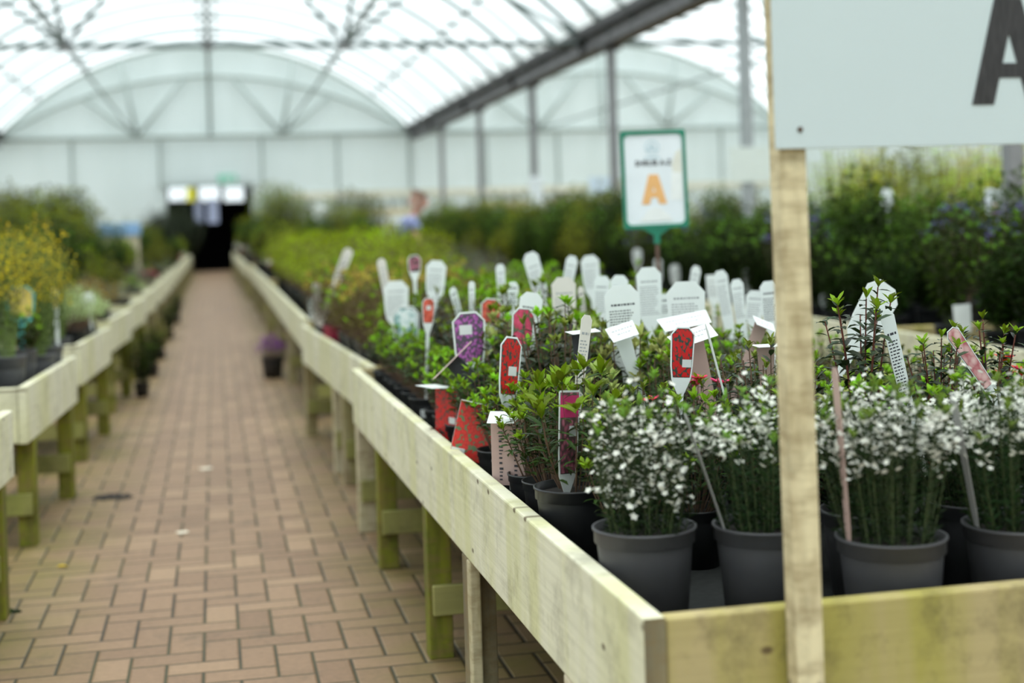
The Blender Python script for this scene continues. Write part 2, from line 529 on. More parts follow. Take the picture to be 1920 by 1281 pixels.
# the near gable behind the photographer
struct(MB().box(-3 * SPAN, 3 * SPAN, Y_NEAR - .02, Y_NEAR, 0, 7.4).build('wall_front', 'wall'))
# mullions on the far wall
n = 0
for cx in (0, 2 * SPAN):
    for x in (-4.35, -1.62, 1.62, 4.1, 6.5) if cx == 0 else (-4.1, -1.6, 1.7, 4.3):
        n += 1
        struct(MB().box(cx + x - .045, cx + x + .045, Y_END - .08, Y_END, 0 if abs(x) > 1.7 or cx else PZ, EAVE - .1).build('trim_%d' % n, 'frame'))
n += 1
struct(MB().box(PX0 - .1, PX1 + .1, Y_END - .1, Y_END, PZ - .02, PZ + .08).build('trim_%d' % n, 'frame'))

# the dark passage beyond
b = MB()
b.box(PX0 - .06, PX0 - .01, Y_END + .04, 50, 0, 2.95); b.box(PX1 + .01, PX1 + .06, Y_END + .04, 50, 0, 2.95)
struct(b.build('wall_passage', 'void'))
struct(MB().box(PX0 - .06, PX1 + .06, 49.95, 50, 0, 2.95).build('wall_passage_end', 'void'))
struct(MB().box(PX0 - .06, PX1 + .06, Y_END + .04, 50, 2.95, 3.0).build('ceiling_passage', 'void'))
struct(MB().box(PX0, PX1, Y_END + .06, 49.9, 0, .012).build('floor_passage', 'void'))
for i, (a, c) in enumerate(((312, 356), (372, 412), (420, 458))):
    pa, pc = at(a, 350, 48.4), at(c, 376, 48.4)
    f = struct(MB().box(pa.x, pc.x, 49.86, 49.94, pc.z, pa.z).build('window_%d' % (i + 1), 'window'))
for x0, x1 in ((364, 380), (388, 410)):
    pa, pc = at(x0, 374, 46.45), at(x1, 418, 46.45)
    o = MB().box(pa.x, pc.x, pa.y, pa.y + .01, pc.z, pa.z).build('strip_curtain', 'skyblue')
    tag(o, 'pale blue plastic strip hanging in the dark doorway', 'curtain', 'pale blue strips in the dark doorway')
pa = at(358, 366, 46.5)
y = thing('hanging_sign', (pa.x, Y_END - .14, pa.z), 'small yellow sign hanging in the dark exit opening', 'sign')
MB().box(-.14, .14, -.01, .01, -.22, .22).build('panel', 'yellow', y)
MB().box(-.09, -.08, -.008, .008, .22, .36).build('hanger', 'galv', y); MB().box(.08, .09, -.008, .008, .22, .36).build('hanger', 'galv', y)
pa = at(426, 337, 46.3)
e = thing('exit_sign', (pa.x, Y_END - .05, pa.z), 'pale green exit sign on the end wall above the dark opening', 'sign')
MB().box(-.29, .29, -.02, .04, -.17, .17).build('panel', 'exit', e)
b = MB()
b.prism([(-.2, -.03), (-.06, -.03), (-.06, -.09), (.02, 0), (-.06, .09), (-.06, .03), (-.2, .03)], -.026, -.02)
b.prism([(.10, -.11), (.20, -.11), (.20, .11), (.10, .11)], -.026, -.02)
b.build('pictogram', 'white', e)

# hoops, ties, trusses, gutter, posts
def arc_pts(cx, y, rise=RISE, n=24, x0=-SPAN, x1=SPAN, dz=0):
    return [(cx + x0 + (x1 - x0) * i / n, y, arc_z(x0 + (x1 - x0) * i / n, rise) + dz) for i in range(n + 1)]


YS = [Y_END - .15 - 6.05 * k for k in range(9)]
for cx, nm in ((0, 'over the paved aisle'), (2 * SPAN, 'in the far bay beyond the gutter')):
    for k in range(1, 13):
        o = MB().tube(arc_pts(cx, Y_END - .15 - 3.03 * k), .064, 6).build('roof_hoop', 'galv', smooth=True)
        tag(o, 'thin grey roof hoop under the white film ' + nm, 'roof hoop', 'roof hoops ' + nm)


for cx, nm in ((0, 'over the paved aisle'), (2 * SPAN, 'in the far bay beyond the gutter')):
    for k in range(0, 12):
        o = MB().tube(arc_pts(cx, Y_END - 1.66 - 3.03 * k, dz=-.03), .04, 6).build('roof_bar', 'galv', smooth=True)
        tag(o, 'thinner roof bar between two hoops, ' + nm, 'roof bar', 'thinner roof bars ' + nm)
    for x in (-5.2, -3.7, 3.7, 5.2):
        z = arc_z(x) - .06
        o = MB().tube([(cx + x, 6, z), (cx + x, Y_END - .3, z)], .036, 6).build('roof_purlin', 'galv', smooth=True)
        tag(o, 'thin lengthwise purlin under the white film, ' + nm, 'purlin', 'lengthwise purlins ' + nm)


def truss(cx, y, label, r=.045, m='galv'):
    t = thing('roof_truss', (cx, y, EAVE), label, 'truss')
    L = lambda pts, name, rr=r: MB().tube([(p[0], 0, p[1] - EAVE) for p in pts], rr, 8).build(name, m, t, True)
    L([(-SPAN, EAVE), (SPAN, EAVE)], 'tie_beam', r * 1.25)
    L([(x, arc_z(x)) for x in [-SPAN + SPAN * i / 14 for i in range(29)]], 'outer_arch')
    ir = 1.95
    L([(x, arc_z(x, ir)) for x in [-SPAN + SPAN * i / 14 for i in range(29)]], 'inner_arch')
    for a, c in ((-2.3, -2.75), (-2.3, -3.95), (-2.3, -.75), (2.3, 2.75), (2.3, 3.95), (2.3, .75), (0, 0)):
        L([(a, EAVE), (c, arc_z(c, RISE if a in (0,) or abs(c) == 2.75 else ir))], 'web_strut', r * .95)
    for a in (-2.3, 0, 2.3):
        MB().box(a - .09, a + .09, -.05, .05, -.08, .07).build('node_plate', 'post', t)
    return t


truss(0, Y_END - .18, 'pale lattice truss against the end wall above the dark opening', .06, 'frame')
truss(2 * SPAN, Y_END - .18, 'pale lattice truss on the end wall of the far bay', .06, 'frame')
truss(0, 24.4, 'grey roof truss spanning the aisle halfway down the greenhouse', .04)
truss(2 * SPAN, 24.4, 'grey roof truss in the far bay behind the grey posts', .04)
for x, z, lab in ((-2.3, EAVE, 'first'), (0, EAVE + .02, 'middle'), (2.3, EAVE, 'last')):
    w = {'first': 'nearer the yellow broom side', 'middle': 'above the middle of the aisle', 'last': 'on the gutter side'}[lab]
    o = MB().tube([(x, 6, z), (x, Y_END - .3, z)], .03, 6).build('roof_tie_rail', 'galv', smooth=True)
    tag(o, 'long thin roof rail running to the end wall, ' + w, 'rail')
o = MB().tube([(-.22, 6, EAVE + RISE - .05), (-.22, Y_END - .3, EAVE + RISE - .05)], .03, 6).build('ridge_rail', 'galv', smooth=True)
tag(o, 'ridge rail under the roof top, one of a pair', 'rail', 'pair of ridge rails')
o = dup(o, (.44, 0, 0), group='pair of ridge rails')
o = MB().tube([(SPAN * 2 - 2.3, 6, EAVE), (SPAN * 2 - 2.3, Y_END - .3, EAVE)], .03, 6).build('roof_tie_rail', 'galv', smooth=True)
tag(o, 'long thin roof rail in the far bay beyond the gutter', 'rail')


def gutter(cx, label):
    g = thing('roof_gutter', (cx, 0, EAVE), label, 'gutter')
    MB().box(-.05, .05, -5, Y_END - .1, -.20, .06).build('web', 'gutweb', g)
    MB().box(-.20, .20, -5, Y_END - .1, .06, .10).build('top_flange', 'gut', g)
    MB().box(-.15, .15, -5, Y_END - .1, -.235, -.20).build('bottom_flange', 'gut', g)
    for s in (-1, 1):
        MB().box(s * .20 - .012, s * .20 + .012, -5, Y_END - .1, .06, .22).build('lip', 'gut', g)
    for k in range(1, 8):
        for s in (-1, 1):
            y = YS[k] + 1.5
            MB().box(s * .05 if s > 0 else -.15, .15 if s > 0 else -.05, y - .02, y + .02, -.2, .06).build('stiffener', 'gut', g)


gutter(SPAN, 'dark steel roof gutter running above the grey posts to the end wall')
gutter(-SPAN, 'dark steel roof gutter along the outer eave of the aisle bay')
plab = ['grey steel gutter post fourth along, closest to the end wall', 'slim grey gutter post, next but one from the end wall', 'grey gutter post wrapped in white sheet near its foot',
        'dark grey gutter post behind the green framed sign', 'pale grey gutter post with a white board on it', 'grey gutter post hidden behind the timber sign post', 'grey gutter post beyond the dark shrubs']
for k in range(1, 7):
    p = thing('gutter_post', (SPAN, YS[k], 0), plab[k - 1], 'post')
    m = 'postpale' if k == 5 else 'post'
    MB().box(-.065, .065, -.065, .065, .02, EAVE - .235).build('shaft', m, p)
    MB().box(-.14, .14, -.14, .14, 0, .02).build('base_plate', m, p)
    b = MB(); b.box(-.16, .16, -.10, .10, EAVE - .30, EAVE - .236)
    b.build('cap_plate', 'gut', p)
for k in (1, 2, 3, 4):
    p = thing('gutter_post', (-SPAN, YS[k], 0), 'grey post under the outer eave gutter', 'post', 'posts under the outer eave gutter')
    MB().box(-.065, .065, -.065, .065, 0, EAVE - .235).build('shaft', 'post', p)
o = MB().box(-.15, .15, -.14, -.075, 1.35, 2.2).build('post_wrap', 'signface', None, bev=.02); o.location = (SPAN, YS[3], 0)
tag(o, 'white sheet wrapped round the foot of a gutter post', 'sheet')
pa = at(1404, 304, 17.5)
o = MB().box(-.27, .27, -.012, .012, -.24, .2).build('white_board', plain('pale_notice_board', (.72, .78, .74), .5, 0, .03), None); o.location = (SPAN, YS[5] - .085, pa.z)
tag(o, 'blank white board hanging on the pale grey gutter post', 'board')
pa = at(1127, 347, 26)
t = thing('display_sign', (pa.x, pa.y, 0), 'small white sign board standing among far plants by the dark grey post', 'sign')
MB().box(-.23, .23, -.01, .01, pa.z - .15, pa.z + .15).build('panel', plain('blue_white_sign', (.66, .78, .92), .4), t)
MB().tube([(0, .012, 0), (0, .012, pa.z)], .012, 6).build('stake', 'galv', t)

# ---------------------------------------------------------------- benches
BENCHES = []
DECK, ZT, ZB, TH = .552, .66, .434, .034


def bench(name, x0, y0, w, ln, rz, label, legs, mats=('board', 'boardx'), legm=None, cross=True, group=None, name_skip=False):
    """origin at the aisle-side front corner; +x across, +y along"""
    t = thing(name, (x0, y0, 0), label, 'bench', group, rz)
    BENCHES.append(t); t['w'] = w; t['l'] = ln
    MB().box(0, TH, 0, ln, ZB, ZT).build('side_board', mats[0], t, bev=.004)
    MB().box(w - TH, w, 0, ln, ZB, ZT).build('side_board', mats[0], t, bev=.004)
    MB().box(TH + .002, w - TH - .002, .002, TH, ZB + .002, ZT - .004).build('end_board', mats[1], t, bev=.004)
    MB().box(TH + .002, w - TH - .002, ln - TH, ln - .002, ZB + .002, ZT - .004).build('end_board', mats[1], t, bev=.004)
    MB().box(TH + .001, w - TH - .001, TH + .001, ln - TH - .001, DECK - .018, DECK).build('deck', 'deck', t)
    MB().box(.10, .145, .05, ln - .05, ZB - .06, ZB + .04).build('under_rail', 'rail', t)
    MB().box(w - .145, w - .10, .05, ln - .05, ZB - .06, ZB + .04).build('under_rail', 'rail', t)
    for i, y in enumerate(legs):
        for s in (0, 1):
            m = (legm[i % len(legm)] if legm else 'leg')
            x = .001 if s == 0 else w - .071
            MB().box(x, x + .07, y - .035, y + .035, 0, ZB - .001).build('leg', m, t, bev=.004)
        if cross and not (name_skip and i == 0):
            MB().box(.012, w - .012, y - .06, y - .036, .13, .215).build('cross_rail', 'railgreen', t, bev=.003)
    return t


def bpt(b, x, y, z=DECK):
    m = Matrix.Translation(b.location) @ Euler(b.rotation_euler).to_matrix().to_4x4()
    return m @ Vector((x, y, z))


B1 = bench('display_bench', .594, 1.99, 1.46, 3.93, .0127, 'long pale wooden bench of azaleas with white flowers at its front end', (1.45, 2.08, 3.2, 3.85),
           legm=('legdark', 'leggreen', 'leggreen', 'legpale'), name_skip=True)
# darker end grain at the corner
MB().box(.001, TH - .001, -.003, .001, ZB + .002, ZT - .002).build('end_grain', 'legdark', B1)
# doubled, weathered front leg of that bench, and a prop by the corner
MB().box(-.001, .026, 1.375, 1.412, 0, ZB - .002).build('leg_facing', 'legpale', B1, bev=.004)
MB().box(.001, .071, .42, .49, 0, ZB - .001).build('leg', 'legpale', B1, bev=.004)
MB().box(1.46 - .071, 1.46 - .001, .42, .49, 0, ZB - .001).build('leg', 'legpale', B1, bev=.004)

B2 = bench('display_bench', .62, 6.0, 1.46, 2.8, .04, 'second pale bench down the aisle, carrying bronze leaved plants', (.1, .95, 1.3, 2.7), legm=('legpale', 'leg'))
B3 = bench('display_bench', .56, 9.4, 1.5, 7.6, -.004, 'third bench down the aisle, filled with lime green shrubs', (.1, 2.4, 4.8, 7.4), legm=('leg',))
B4 = bench('display_bench', .60, 17.6, 1.5, 8, 0, 'fourth bench down the aisle, behind the lime green shrubs', (.1, 2.5, 5, 7.8), legm=('leg',))
B5 = bench('display_bench', .56, 26.4, 1.5, 8, 0, 'fifth bench down the aisle, well before the dark opening', (.1, 2.5, 5, 7.8), legm=('leg',))
B6 = bench('display_bench', .54, 35, 1.5, 9, 0, 'last bench on the gutter side, beside the dark opening', (.1, 2.5, 5, 8.8), legm=('leg',))
C1 = bench('display_bench', 3.12, 2.6, 1.6, 4.05, -.03, 'pale bench of tall dark shrubs across the second aisle, boards meeting behind the timber post', (.1, 2, 3.9))
C2 = bench('display_bench', 3.26, 6.66, 1.6, 6.2, -.03, 'pale board bench of dark shrubs behind the rows of white tags', (.1, 2, 4, 6))
C3 = bench('display_bench', 3.5, 13.2, 1.6, 7, -.02, 'bench of tall shrubs near the stooping person', (.1, 3, 6.8))
C4 = bench('display_bench', 3.6, 20.8, 1.6, 9, 0, 'far bench of shrubs just short of the gutter posts', (.1, 4, 8.8))
LB = []
names = ['bench whose pale end just shows at the photo edge, before the grey pots', 'aisle bench with three grey pots at its corner', 'aisle bench with brooms and pale green mounds',
         'aisle bench with the bronze mound, fourth on the broom side', 'fifth bench on the broom side of the aisle', 'sixth bench on the broom side of the aisle']
y0 = 3.75
for i in range(17):
    x = -.75 + .012 * min(i, 7)
    lab = names[i] if i < 6 else 'far staggered bench on the broom side of the aisle'
    w = 1.3 if i < 3 else 2.2 if i < 8 else 3.2
    b = bench('display_bench', x - w, y0, w, 1.4, R_(-2.6), lab, (.18, 1.22), legm=('leggreen',) if i < 5 else ('leg',), mats=('board', 'board'), group=None if i < 6 else 'far staggered benches beyond the broom')
    LB.append((b, w))
    y0 += 2.18

p = bpt(B1, .018, 2.03, ZT)
b = MB(); b.leaf(Vector((0, 0, 0)), Vector((.5, 1, .05)).normalized(), Vector((0, 0, 1)), .04, .014, .3, .4, True)
o = b.build('dry_leaf', 'rail'); o.location = p + Vector((0, 0, .003)); tag(o, 'curled tan dry leaf lying on the top edge of the side board', 'leaf')
# low black tray under the front bench and little things on the floor
t = thing('storage_tray', (1.1, 3.05, 0), 'black plastic tray on the bricks beneath the azalea bench', 'tray', rz=.03)
b = MB(); b.box(-.22, .22, -.3, .3, 0, .015); b.box(-.22, -.205, -.3, .3, .015, .14); b.box(.205, .22, -.3, .3, .015, .14)
b.box(-.205, .205, -.3, -.285, .015, .14); b.box(-.205, .205, .285, .3, .015, .14); b.build('shell', 'black', t)
MB().box(-.24, .24, -.32, -.301, .125, .15).build('rim', 'rail', t)


def blob(name, px, py, rx, ry, h, mat, label, cat, kind=None, seed=1, lumps=26):
    r = random.Random(seed); p = atz(px, py, 0.0)
    b = MB()
    for _ in range(lumps):
        a = r.uniform(0, 6.28); q = math.sqrt(r.random()); cx, cy = math.cos(a) * q * rx, math.sin(a) * q * ry
        s = r.uniform(.35, 1) * h
        n = len(b.v)
        for k in range(6):
            t = k / 6 * 6.28
            w = s * r.uniform(1.2, 2.2)
            b.v.append((cx + math.cos(t) * w, cy + math.sin(t) * w, 0))
        b.v.append((cx, cy, s))
        b.f += [(n + k, n + (k + 1) % 6, n + 6) for k in range(6)]
    o = b.build(name, mat, None, True); o.location = (p.x, p.y, .001)
    tag(o, label, cat, kind=kind)


blob('spilled_soil', 214, 934, .085, .05, .02, 'soil', 'dark scatter of spilled soil on the bricks by the mossy legs', 'soil', 'stuff', 3, 40)
blob('spilled_soil', 6, 1150, .05, .02, .01, 'l_dark', 'dark green clump of moss on the bricks at the photo edge', 'moss', 'stuff', 5, 25)
M['chalk'] = plain('pale_chalky_mark', (.66, .58, .46), .8)
for i, (x, y, s, lab) in enumerate(((386, 880, .035, 'pale square mark on the aisle bricks, farther of two'), (342, 1000, .026, 'small pale mark on the aisle bricks, nearer of two'))):
    p = atz(x, y, 0)
    o = MB().prism([(-s, -s * .7), (s * .8, -s), (s, s * .6), (-s * .7, s)], 0, .002).build('floor_mark', 'chalk'); o.rotation_euler = (R_(90), 0, .2); o.location = (p.x, p.y, .0025)
    tag(o, lab, 'mark')
p = atz(106, 1065, 0)
b = MB(); b.leaf(Vector((0, 0, 0)), Vector((1, .2, .05)).normalized(), Vector((0, 0, 1)), .045, .024, .3, .3, True)
o = b.build('fallen_leaf', 'f_yellow'); o.location = (p.x, p.y, .004)
tag(o, 'yellow fallen leaf lying on the bricks', 'leaf')

# ---------------------------------------------------------------- plants
def pot_parts(t, r, h, mat, seg=28, soil=True):
    lip = h * .17
    b = MB(); b.lathe([(r * .76, 0), (r * .93, h - lip), (r * .985, h - lip + .003), (r * .985, h - .006), (r * 1.02, h - .004), (r * 1.02, h), (r * .965, h), (r * .93, h - .03), (r * .80, .012)], seg, True)
    b.f.append(tuple(8 * seg + j for j in range(seg)))
    b.build('pot', mat, t, True)
    if soil:
        b = MB(); b.lathe([(r * .935, h - .016), (r * .5, h - .010), (.004, h - .006)], 14); b.f.append(tuple(2 * 14 + j for j in range(14)))
        b.build('soil', 'soil', t, True)


def bez(a, c, e, t):
    return a * ((1 - t) ** 2) + c * (2 * t * (1 - t)) + e * (t * t)


GA = 2.39996


def plant(name, label, cat, seed, r=.066, ph=.125, pot='potblack', H=.24, W=.115, tips=16, per=10, L=.032, LW=.012, t0=.35, mat='l_az', stem='stem',
          young=0, ymat='l_lime', yl=.03, fine=False, shape='dome', flowers=(), fmat='f_pink', blossom=0, bmat='f_white', bsize=.008, upright=.3, el=(-.1, .8), sr=.0022, seg=28, ycut=1.0, bspread=.02, blow=.9, bfrac=1.0, bs=.3):
    rg = random.Random(seed)
    t = thing(name, (0, 0, 0), label, cat)
    if r:
        pot_parts(t, r, ph, pot, seg)
    base = Vector((0, 0, ph - .02 if r else 0))
    st, fo, yo, bl = MB(), MB(), MB(), MB()
    tipp = []
    for i in range(tips):
        q = math.sqrt((i + .5) / tips); a = i * GA + rg.uniform(-.3, .3)
        rr = W * q * rg.uniform(.85, 1.12)
        hh = H * ((1 - .42 * q * q) if shape == 'dome' else (1 - .25 * q) if shape == 'up' else (1 - .9 * q)) * rg.uniform(.86, 1.1)
        e = base + Vector((math.cos(a) * rr, math.sin(a) * rr, hh))
        s0 = base + Vector((math.cos(a), math.sin(a), 0)) * min(rr * bs, .03 if bs < .4 else .07)
        c = base + Vector((math.cos(a) * rr * (1 - upright * .6), math.sin(a) * rr * (1 - upright * .6), hh * (.35 + .2 * upright)))
        st.tube([bez(s0, c, e, k / 4) for k in range(5)], sr, 4, sr * .5)
        ax = (e - c).normalized()
        tipp.append((e, ax))
        for k in range(per):
            tt = t0 + (1 - t0) * (k + .5) / per
            p = bez(s0, c, e, tt); th = k * GA + i
            out = Vector((math.cos(th), math.sin(th), 0))
            v = rg.uniform(*el)
            d = (out * math.cos(v) + ax * math.sin(v)).normalized()
            l = L * rg.uniform(.7, 1.2) * (1.0 if tt < .85 else .85)
            fo.leaf(p, d, ax, l, LW * l / L, .3, rg.uniform(.0, .5), fine)
        if young and rg.random() < ycut:
            for k in range(young):
                th = k * GA + i * 1.3; v = rg.uniform(.55, 1.25)
                out = Vector((math.cos(th), math.sin(th), 0))
                d = (out * math.cos(v) + ax * math.sin(v)).normalized()
                yo.leaf(e + ax * rg.uniform(-.004, .006), d, ax, yl * rg.uniform(.7, 1.15), yl * .40, .35, rg.uniform(-.1, .3), fine)
        if blossom and rg.random() < bfrac:
            for k in range(blossom):
                tt = rg.uniform(blow, 1.02); p = bez(s0, c, e, min(tt, 1)) + Vector((rg.gauss(0, bspread), rg.gauss(0, bspread), rg.gauss(0, bspread * .55)))
                n = len(bl.v); nd = Vector((rg.gauss(0, .6), rg.gauss(0, .6), 1)).normalized(); u = nd.cross(Vector((1, .3, 0))).normalized(); w = nd.cross(u); s = bsize * rg.uniform(.65, 1.1)
                bl.v.append(tuple(p - nd * s * .35))
                for j in range(10):
                    g = j * math.pi / 5; rad = s * (1 if j % 2 == 0 else .6)
                    bl.v.append(tuple(p + (u * math.cos(g) + w * math.sin(g)) * rad))
                bl.f += [(n, n + 1 + j, n + 1 + (j + 1) % 10) for j in range(10)]
    st.build('stems' if False else 'stem', stem, t)
    fo.build('foliage', mat, t)
    if yo.v:
        yo.build('young_leaves', ymat, t)
    if bl.v:
        o = bl.build('blossom', bmat, t); o['kind'] = 'stuff'
    for i in flowers:
        e, ax = tipp[i % tips]
        f = MB(); u = ax.cross(Vector((1, .2, 0))).normalized(); w = ax.cross(u)
        for j in range(6):
            g = j * math.pi / 3 + .2; o = u * math.cos(g) + w * math.sin(g)
            f.leaf(e + ax * .012, (o * .85 + ax * .55).normalized(), ax, .026, .020, -.3, .3, True)
        f.tube([e, e + ax * .012], .003, 5, .006)
        f.build('flower', fmat, t)
    for ch in t.children:
        kids(ch)
    kids(t)
    return t


AZ = 'massed green azalea in a dark pot on the long front bench'
AZG = 'green azaleas massed on the front bench'
P = {}
P['az'] = [plant('potted_azalea', AZ, 'azalea', 11 + i, fine=True, tips=30, per=13, young=8, yl=.025, L=.028, LW=.0105, H=(.225, .25, .235, .265)[i], W=(.10, .115, .108, .12)[i], mat='l_az', ycut=(.8, .6, .9, .4)[i]) for i in range(4)]
P['azrank'] = [plant('potted_azalea', AZ, 'azalea', 21 + i, fine=True, tips=24, per=11, young=7, yl=.024, L=.027, LW=.0105, H=(.20, .22)[i], W=(.088, .096)[i], t0=.52, mat='l_az', ycut=.7, upright=.6) for i in range(2)]
P['azdark'] = [plant('potted_azalea', AZ, 'azalea', 31 + i, fine=True, tips=22, per=14, young=6, yl=.020, H=.25, W=.11, mat='l_azdark', ymat='l_bronzetip', ycut=.6, L=.030, LW=.012, shape='up', flowers=(), t0=.3) for i in range(2)]
P['azyel'] = plant('potted_azalea', AZ, 'azalea', 41, fine=True, tips=18, per=10, young=8, H=.20, W=.11, mat='l_az', ymat='l_azyel', L=.036, LW=.011)
P['azpink'] = plant('potted_azalea', AZ, 'azalea', 43, fine=True, tips=15, per=11, young=5, H=.235, W=.11, mat='l_az', flowers=(0, 3, 5, 9), ycut=.6)
P['azred'] = plant('potted_azalea', AZ, 'azalea', 47, fine=True, tips=16, per=11, young=6, H=.21, W=.11, mat='l_az', flowers=(1, 4, 6), fmat='f_red')
P['azor'] = plant('potted_azalea', AZ, 'azalea', 49, tips=15, per=11, young=4, H=.23, W=.11, mat='l_az', flowers=(1, 4, 6, 8), fmat='f_orange')
P['aztall'] = plant('potted_azalea', AZ, 'azalea', 51, fine=True, tips=9, per=26, young=6, yl=.024, stem='redstem', H=.37, W=.085, mat='l_azdark', L=.034, LW=.014, t0=.22, shape='up', upright=.9, ycut=.9, sr=.003)
P['azbig'] = plant('potted_azalea', AZ, 'azalea', 53, r=.082, ph=.155, pot='potblack', fine=True, tips=20, per=14, young=6, H=.25, W=.12, mat='l_az', L=.045, LW=.012, yl=.045, t0=.25)
P['azbronze'] = [plant('bronze_azalea', AZ, 'azalea', 61 + i, tips=22, per=9, young=5, H=.26, W=.13, mat='l_bronze', ymat=('l_gold', 'l_lime')[i], ycut=.7) for i in range(2)]
P['azcrimson'] = plant('bronze_azalea', 'x', 'azalea', 67, pot='potred', tips=22, per=9, young=5, H=.26, W=.13, mat='l_bronze', ymat='l_gold', ycut=.7)
P['dios'] = [plant('white_flowered_shrub', 'x', 'shrub', 71 + i, r=.088, ph=.165, pot='potgrey', tips=46, per=40, L=.021, LW=.0038, t0=.03, bs=.62, H=(.265, .25, .27)[i], W=.115, mat='l_needle', young=7, ycut=.5, ymat='l_needlelime', yl=.019,
                    stem='stemdark', sr=.0016, shape='up', blossom=15, bsize=.0075, bspread=.0105, bfrac=(.8, .60, .62)[i], blow=(.30, .80, .66)[i], upright=.32, el=(.3, 1.1), seg=40) for i in range(3)]
P['pinkmound'] = plant('pink_flowered_mound', 'x', 'shrub', 131, r=.09, ph=.15, seg=16, tips=26, per=9, L=.03, LW=.012, H=.26, W=.17, mat='l_mid', blossom=6, bmat='f_pink', bsize=.014, bspread=.02)
P['whitemound'] = plant('white_flowered_mound', 'x', 'shrub', 133, r=.09, ph=.15, seg=16, tips=26, per=9, L=.03, LW=.012, H=.28, W=.17, mat='l_mid', blossom=9, bmat='f_white', bsize=.016, bspread=.02)
P['lime'] = [plant('lime_shrub', 'x', 'shrub', 81 + i, r=.10, ph=.17, seg=18, tips=34, per=9, L=.035, LW=.018, H=.50, W=.23, mat='l_limeshrub', young=5, ymat='l_limeshrub', yl=.03, t0=.4) for i in range(2)]
P['darkshrub'] = [plant('dark_shrub', 'x', 'shrub', 91 + i, r=.11, ph=.2, seg=18, tips=(34, 30, 38)[i], per=22, L=.058, LW=.030, H=(.66, .80, .58)[i], W=.21, mat=('l_dark', 'l_mid', 'l_dark')[i], young=6, ymat='l_midfresh', yl=.045, ycut=.45, stem='stemdark', el=(-.5, .7), t0=.15, shape=('dome', 'up', 'dome')[i], upright=.6) for i in range(3)]
P['blueshrub'] = plant('blue_flowered_shrub', 'x', 'shrub', 99, r=.11, ph=.2, seg=18, tips=24, per=18, L=.03, LW=.016, H=.6, W=.2, mat='l_dark', t0=.2, blossom=7, bmat='f_blue', bsize=.007, bspread=.014, blow=.95)
P['oliveshrub'] = [plant('olive_shrub', 'x', 'shrub', 101 + i, r=.11, ph=.2, seg=18, tips=34, per=18, L=.06, LW=.030, stem='stemdark', el=(-.4, .7), H=(.6, .85)[i], W=.24, mat=('l_olive', 'l_mid')[i], young=4, ymat='l_olive', yl=.04, t0=.2, shape=('dome', 'up')[i]) for i in range(2)]
P['grey'] = plant('grey_green_mound', 'x', 'shrub', 111, r=.10, ph=.16, seg=18, tips=40, per=12, L=.03, LW=.009, H=.34, W=.22, mat='l_grey', t0=.4)
P['broom'] = plant('yellow_broom', 'x', 'broom', 113, r=.085, ph=.16, pot='potslate', seg=24, tips=44, per=20, L=.026, LW=.004, H=.62, W=.16, mat='l_needle', stem='stemgreen', sr=.0018, shape='up', upright=.8, el=(.7, 1.3), t0=.1, blossom=9, bmat='f_yellow', bsize=.008, bspread=.006, blow=.5)
P['broom2'] = plant('yellow_broom', 'x', 'broom', 114, r=.072, ph=.205, pot='potslate', seg=24, tips=26, per=20, L=.026, LW=.004, H=.5, W=.11, mat='l_needle', stem='stemgreen', sr=.0018, shape='up', upright=.8, el=(.7, 1.3), t0=.3, blossom=9, bmat='f_yellow', bsize=.008, bspread=.006, blow=.6)
P['pale'] = plant('pale_variegated_mound', 'x', 'shrub', 115, r=.08, ph=.14, seg=20, tips=44, per=10, L=.034, LW=.012, H=.24, W=.17, mat='l_palegreen', t0=.5)
P['mid'] = plant('leafy_shrub', 'x', 'shrub', 117, r=.08, ph=.15, pot='potslate', seg=24, tips=20, per=11, L=.04, LW=.02, H=.24, W=.12, mat='l_mid', t0=.25, young=4, ymat='l_lime')
P['mid2'] = plant('leafy_shrub', 'x', 'shrub', 118, r=.068, ph=.205, pot='potslate', seg=24, tips=18, per=11, L=.038, LW=.02, H=.18, W=.11, mat='l_mid', t0=.25, young=4, ymat='l_lime')
P['bronzemound'] = plant('bronze_mound', 'x', 'shrub', 119, r=.08, ph=.14, seg=20, tips=36, per=9, L=.034, LW=.014, H=.2, W=.16, mat='l_gold', t0=.5)
P['con'] = plant('black_conifer', 'x', 'conifer', 121, r=.16, ph=.28, seg=16, tips=60, per=26, L=.10, LW=.035, H=1.15, W=.46, mat='l_black', stem='stemdark', t0=.1, sr=.006)
P['tree'] = plant('young_tree', 'x', 'tree', 123, r=.15, ph=.28, seg=16, tips=36, per=16, L=.09, LW=.05, H=1.7, W=.5, mat='l_tree', t0=.35, shape='up', sr=.008)
P['ytree'] = plant('young_tree', 'x', 'tree', 125, r=.15, ph=.28, seg=16, tips=36, per=16, L=.09, LW=.05, H=1.75, W=.45, mat='l_yellowtree', t0=.35, shape='up', sr=.008)
P['bigshrub'] = plant('tall_shrub', 'x', 'shrub', 127, r=.15, ph=.26, seg=16, tips=54, per=22, L=.085, LW=.038, H=1.25, W=.40, mat='l_mixed', stem='stemdark', young=5, yl=.06, ymat='l_olive', t0=.1, sr=.005, shape='up')
P['spire'] = plant('upright_shrub', 'x', 'shrub', 137, r=.14, ph=.25, seg=16, tips=34, per=20, L=.07, LW=.03, H=1.35, W=.24, mat='l_spire', stem='stemdark', young=5, yl=.05, ymat='l_spire', t0=.12, sr=.005, shape='cone', upright=.9)
P['purple'] = plant('purple_heather', 'x', 'heather', 129, r=.07, ph=.13, seg=16, tips=26, per=14, L=.014, LW=.003, H=.16, W=.1, mat='l_needle', blossom=10, bmat='f_purple', bsize=.008, blow=.6)
USED = set()


